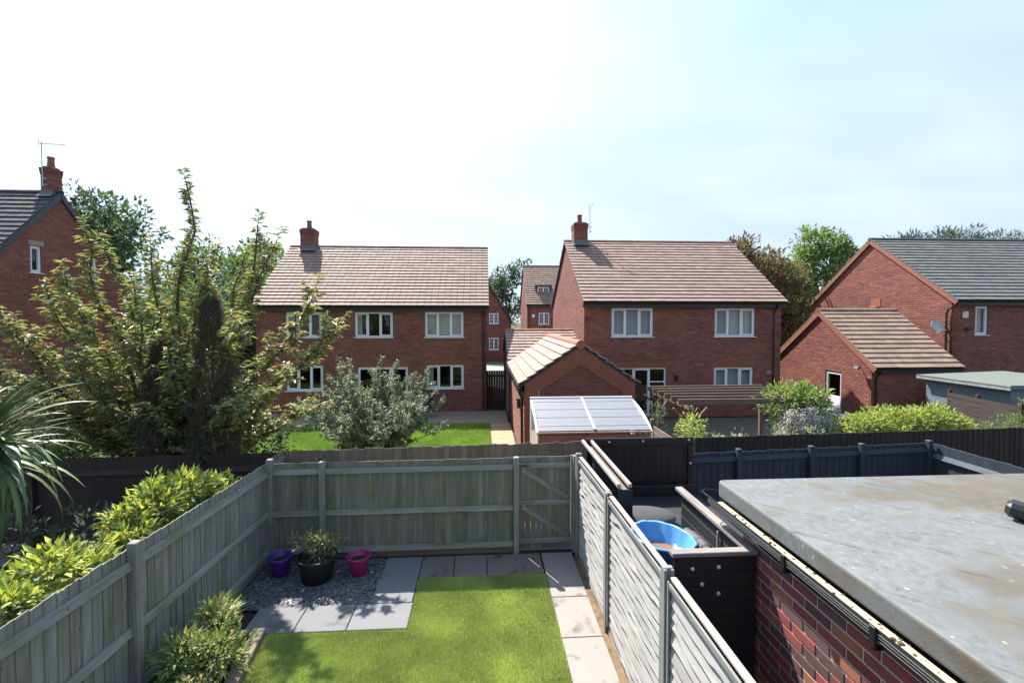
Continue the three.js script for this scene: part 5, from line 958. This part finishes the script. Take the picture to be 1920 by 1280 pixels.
// cordyline at the left edge, every blade a piece of its own
{
  const t = thing('cordyline_palm', 'spiky cordyline palm with long sword leaves at the left edge', 'cordyline', -6.3, 0, -6.1), f = rng(505);
  mesh('trunk', tube([V(0, -0.05, 0), V(0.05, 1.4, 0), V(0, 2.75, 0)], [0.11, 0.085, 0.09], 10), barkGrey, t);
  const blade = (len, bend) => {
    const P = [], I = [], n = 9; for (let i = 0; i <= n; i++) { const s = i / n, a = bend * s * s, x = len * (s - a * a * 0.12), y = -len * a * 0.5 * s, w = 0.034 * Math.min(1, 0.55 + s * 2.2) * (1 - Math.pow(s, 3.2)) + 0.0012; P.push(x, y, w, x, y - w * 0.35, 0, x, y, -w); }
    for (let i = 0; i < n; i++) { const o = i * 3; I.push(o, o + 3, o + 1, o + 1, o + 3, o + 4, o + 1, o + 4, o + 2, o + 2, o + 4, o + 5); }
    const g = new THREE.BufferGeometry(); g.setAttribute('position', new THREE.Float32BufferAttribute(P, 3)); g.setIndex(I); g.computeVertexNormals(); return g;
  };
  const geos = [[0.95, 0.4], [1.05, 0.7], [0.85, 1.0], [1.0, 1.3], [0.9, 1.7], [1.1, 0.9]].map(([l, b]) => blade(l, b));
  const mats = [[0.10, 0.15, 0.055], [0.075, 0.125, 0.045], [0.13, 0.175, 0.06], [0.17, 0.18, 0.08], [0.06, 0.10, 0.04]].map(([r, g, b]) => new THREE.MeshPhysicalMaterial({ color: lin(r, g, b), roughness: 0.45, side: THREE.DoubleSide }));
  for (let i = 0; i < 280; i++) {
    const a = f() * 6.28, e = -0.95 + 2.2 * f(), m = mesh('blade', geos[e > 0.5 ? i % 2 : e > -0.1 ? 1 + i % 3 : 2 + i % 4], pick(mats, f), t, Math.cos(a) * 0.06, 2.72 + (f() - 0.5) * 0.3, Math.sin(a) * 0.06);
    m.rotation.order = 'YZX'; m.rotation.set((f() - 0.5) * 0.6, a, e); m.scale.setScalar(0.8 + f() * 0.35);
  }
}
// grey leafed arching shrub on the lawn
{
  const t = thing('buddleia_shrub', 'large arching grey green shrub on the lawn in front of the brick house', 'shrub', -3.1, 0, -13.4), f = rng(606), L = new Leaves(607), B = [], pal = [[0.16, 0.20, 0.09], [0.2, 0.235, 0.12], [0.12, 0.165, 0.075], [0.24, 0.265, 0.15]];
  for (let s = 0; s < 40; s++) {
    const a = s / 40 * 6.28 + f() * 0.5, out = 0.3 + 1.75 * Math.sqrt(f()), tip = V(Math.cos(a) * out - 0.1, Math.max(1.0, 3.5 - 0.42 * out * out - f() * 0.9 + (s % 9 === 0 ? 0.45 : 0)), Math.sin(a) * out * 0.75), b0 = V((f() - 0.5) * 0.5, -0.03, (f() - 0.5) * 0.35), md = V(tip.x * 0.4 + (f() - 0.5) * 0.5, tip.y * 0.62, tip.z * 0.4), pts = [], rs = [];
    for (let i = 0; i <= 12; i++) { const tt = i / 12; pts.push(b0.clone().lerp(md, tt).lerp(md.clone().lerp(tip, tt), tt).add(V(noise.noise(tt * 3, s, 1) * 0.15, 0, noise.noise(tt * 3, s, 4) * 0.15))); rs.push(0.02 * (1 - 0.8 * tt) + 0.003); }
    B.push(tube(pts, rs, 5));
    const spray = (q, d, len) => {   // leafy side shoot with a denser tuft at its tip
      B.push(tube([q, q.clone().addScaledVector(d, len)], [0.005, 0.002], 4)); const cnt = Math.round(len * 75) + 10;
      for (let k = 0; k < cnt; k++) { const tt = Math.pow(f(), 0.7), e = L.dirn(), dir = e.addScaledVector(d, 0.75).add(V(0, -0.1, 0)).normalize(), sz = 0.085 + f() * 0.07; L.leaf(q.clone().addScaledVector(d, tt * len), dir, V(0, 1, 0).add(L.dirn().multiplyScalar(0.6)).normalize(), sz, sz * 0.3, L.color(pal), 0.3, 0.35); }
    };
    for (let k = 0; k < 15; k++) { const tt = 0.25 + 0.72 * f(), i = Math.min(11, Math.floor(tt * 12)), q = pts[i].clone().lerp(pts[i + 1], tt * 12 - i), ax = V().subVectors(pts[i + 1], pts[i]).normalize(); spray(q, L.dirn().addScaledVector(ax, 0.7).add(V(0, 0.35, 0)).normalize(), 0.2 + f() * 0.4); }
    spray(pts[12], V().subVectors(pts[12], pts[11]).normalize().add(V(0, 0.3, 0)).normalize(), 0.3);
  }
  mesh('stems', mergeUV(B), stone(0.13, 0.085, 0.055, 0.9), t);
  stuff(mesh('foliage', L.geometry(), coated(0.3, 0.35, 0.4), t));
}
// wisteria mound with pale hanging flowers
{
  const t = shrub('wisteria', 'wisteria mound with pale hanging flowers at the right end of the pergola', 8.3, 11.7, { category: 'wisteria', seed: 701, stems: 2, stemR: 0.03, lobes: [[-0.35, 2.2, 0, 0.55, 0.42, 0.55], [0.3, 2.25, 0.1, 0.55, 0.42, 0.5], [0.0, 1.75, 0.2, 0.7, 0.45, 0.55], [0.45, 1.5, 0.2, 0.5, 0.45, 0.5], [0.1, 1.2, 0.1, 0.6, 0.4, 0.5]], n: 9000, clumps: 340, clumpR: 0.16, len: 0.12, ratio: 0.4, pal: [[0.22, 0.3, 0.05], [0.17, 0.25, 0.04], [0.28, 0.34, 0.07], [0.1, 0.16, 0.03]] });
  const L = new Leaves(702), f = L.f;
  for (let i = 0; i < 110; i++) { const x = -0.85 + f() * 1.35, z = 0.52 + f() * 0.3, y0 = 2.3 - f() * 0.45 - Math.abs(x) * 0.2, len = 0.3 + f() * 0.3; for (let k = 0; k < 46; k++) { const s = f(), r = 0.045 * (1 - s * 0.8), a = f() * 6.28; L.leaf(V(x + Math.cos(a) * r, y0 - s * len, z + Math.sin(a) * r), V(Math.cos(a), -0.4, Math.sin(a)).normalize(), V(0, 1, 0), 0.03, 0.026, L.color([[0.72, 0.67, 0.62], [0.78, 0.75, 0.68], [0.62, 0.56, 0.48]]), 0.3, 0.1); } }
  stuff(mesh('flowers', L.geometry(), softLeaf, t));
}
const YG = [[0.34, 0.40, 0.055], [0.26, 0.34, 0.05], [0.42, 0.44, 0.075], [0.17, 0.24, 0.04]];
shrub('acer_shrub', 'wide feathery yellow green shrub in front of the right hand garage', 12.2, 12.5, { seed: 703, lobes: [[-1.25, 1.25, 0, 0.65, 0.5, 0.6], [-0.3, 1.35, 0, 0.75, 0.5, 0.65], [0.6, 1.4, 0.1, 0.75, 0.5, 0.65], [1.25, 1.2, 0.1, 0.6, 0.42, 0.6], [0, 0.95, 0.3, 1.3, 0.5, 0.6]], n: 14000, clumps: 520, clumpR: 0.15, len: 0.11, ratio: 0.3, pal: YG, noUnder: true });
shrub('round_bush', 'rounded green bush at the right edge behind the dark fence', 14.7, 12, { seed: 704, lobes: [[0, 1.15, 0, 0.85, 0.62, 0.8], [0.9, 1.2, 0, 0.7, 0.55, 0.7], [-0.2, 0.7, 0.2, 0.8, 0.5, 0.7]], n: 6000, clumps: 330, clumpR: 0.14, len: 0.08, ratio: 0.3, pal: [[0.1, 0.17, 0.03], [0.14, 0.22, 0.035], [0.07, 0.12, 0.025]] });
shrub('rose_bush', 'light green bushy plant beside the slatted fence below the pergola', 4.95, 10.7, { seed: 705, lobes: [[-0.1, 1.75, 0.3, 0.26, 0.3, 0.26], [0.15, 1.75, -0.4, 0.3, 0.4, 0.3], [0.0, 1.3, 0, 0.4, 0.4, 0.4]], n: 1500, clumps: 100, clumpR: 0.12, len: 0.075, ratio: 0.45, pal: YG });
shrub('flower_border', 'low pale leaved border plants along the fence below the pergola', 6.6, 10.5, { category: 'border plants', seed: 706, lobes: [[-1.2, 1.3, 0, 0.35, 0.35, 0.3], [-0.4, 1.45, 0, 0.4, 0.35, 0.3], [0.4, 1.4, 0, 0.4, 0.35, 0.3], [1.2, 1.45, 0, 0.4, 0.35, 0.3], [0, 0.9, 0, 1.3, 0.5, 0.3]], n: 2600, clumps: 160, clumpR: 0.13, len: 0.075, ratio: 0.45, pal: [[0.2, 0.26, 0.07], [0.3, 0.34, 0.2], [0.12, 0.18, 0.04], [0.4, 0.42, 0.32]] });
shrub('rambling_shrub', 'grey green climber beside the brick pier left of the pergola', 4.95, 13.2, { seed: 707, lobes: [[0, 1.5, 0, 0.3, 0.6, 0.3], [0.1, 0.8, 0, 0.4, 0.6, 0.4]], n: 1200, clumps: 80, clumpR: 0.15, len: 0.09, ratio: 0.3, pal: [[0.16, 0.19, 0.11], [0.12, 0.16, 0.07]] });
shrub('rambling_shrub', 'light green shrub in front of the blue grey summer house', 16.2, 12.6, { seed: 708, lobes: [[0.2, 1.75, 0, 0.4, 0.3, 0.4], [0.6, 1.5, 0.2, 0.4, 0.4, 0.4], [0.3, 0.9, 0, 0.5, 0.6, 0.4]], n: 1500, clumps: 100, clumpR: 0.15, len: 0.09, ratio: 0.4, pal: YG });
// planting bed of our own garden
shrub('feathery_shrub', 'feathery green shrub with reddish tips in the left planting bed', -3.42, 5.75, { seed: 801, stems: 4, stemR: 0.007, lobes: [[0.0, 0.55, -0.25, 0.28, 0.26, 0.26], [0.15, 0.42, 0.15, 0.3, 0.26, 0.26], [-0.1, 0.5, 0.3, 0.26, 0.26, 0.24], [0.25, 0.3, 0.0, 0.28, 0.2, 0.3], [0, 0.25, 0.1, 0.34, 0.25, 0.4]], n: 4600, clumps: 260, clumpR: 0.08, len: 0.085, ratio: 0.28, pal: [[0.2, 0.3, 0.045], [0.16, 0.25, 0.045], [0.28, 0.37, 0.06], [0.11, 0.18, 0.035], [0.42, 0.3, 0.11]], mat: midLeaf, single: 120, up: 0.7 });
shrub('flowering_sedum', 'low mound with dry yellow flower heads at the bottom left', -3.35, 4.9, { seed: 802, stems: 4, stemR: 0.006, lobes: [[0, 0.32, 0, 0.3, 0.2, 0.3], [0.2, 0.25, -0.2, 0.25, 0.2, 0.25], [-0.2, 0.3, 0.2, 0.25, 0.2, 0.25]], n: 2600, clumps: 170, clumpR: 0.06, len: 0.05, ratio: 0.45, pal: [[0.09, 0.14, 0.04], [0.12, 0.16, 0.05], [0.42, 0.36, 0.14], [0.36, 0.3, 0.1], [0.07, 0.1, 0.03]], mat: midLeaf, up: 0.8 });
{
  const t = shrub('potted_shrub', 'small shrub with pinkish new leaves growing in the large black pot', -2.8, 7.85, { seed: 803, y: 0.34, stems: 4, stemR: 0.006, lobes: [[-0.2, 0.3, 0, 0.2, 0.13, 0.18], [0.05, 0.33, 0.05, 0.22, 0.14, 0.2], [0.25, 0.3, 0, 0.2, 0.13, 0.18], [0.05, 0.14, 0.05, 0.2, 0.12, 0.16]], n: 900, clumps: 80, clumpR: 0.06, len: 0.075, ratio: 0.28, pal: [[0.1, 0.16, 0.03], [0.13, 0.19, 0.04], [0.28, 0.17, 0.08], [0.2, 0.22, 0.06]], mat: midLeaf });
}
// lawn blades of the garden behind
{
  const f = rng(909), P = []; for (let k = 0; k < 7; k++) { const a = f() * 6.28, l = 0.04 + f() * 0.04, x = (f() - 0.5) * 0.08, z = (f() - 0.5) * 0.08, w = 0.006; P.push(x - Math.sin(a) * w, 0, z + Math.cos(a) * w, x + Math.sin(a) * w, 0, z - Math.cos(a) * w, x + Math.cos(a) * 0.03, l, z + Math.sin(a) * 0.03); }
  const g = new THREE.BufferGeometry(); g.setAttribute('position', new THREE.Float32BufferAttribute(P, 3)); g.computeVertexNormals();
  const N = 60000, im = new THREE.InstancedMesh(g, new THREE.MeshPhysicalMaterial({ color: 0xffffff, roughness: 0.8, transmission: 0.35, thickness: 0, side: THREE.DoubleSide }), N), m4 = new THREE.Matrix4(), q = new THREE.Quaternion(), c = new THREE.Color();
  for (let i = 0; i < N; i++) { const x = -11 + f() * 11.25, d = 13 + f() * 6.2; q.setFromAxisAngle(V(0, 1, 0), f() * 6.28); const s = 0.8 + f() * 0.8; m4.compose(V(x, -0.015, -d), q, V(s, s, s)); im.setMatrixAt(i, m4); const n = 1 + fbm(x * 0.8, d * 0.8, 2, 3) * 0.6, t = f(); c.setRGB((0.2 + 0.12 * t) * n, (0.34 + 0.1 * t) * n, 0.045 * n); im.setColorAt(i, c); }
  im.name = 'lawn_grass'; im.castShadow = im.receiveShadow = true; stuff(im, 'short mown grass of the lawn behind the fence', 'grass'); scene.add(im);
}

renderer.render(scene, camera);
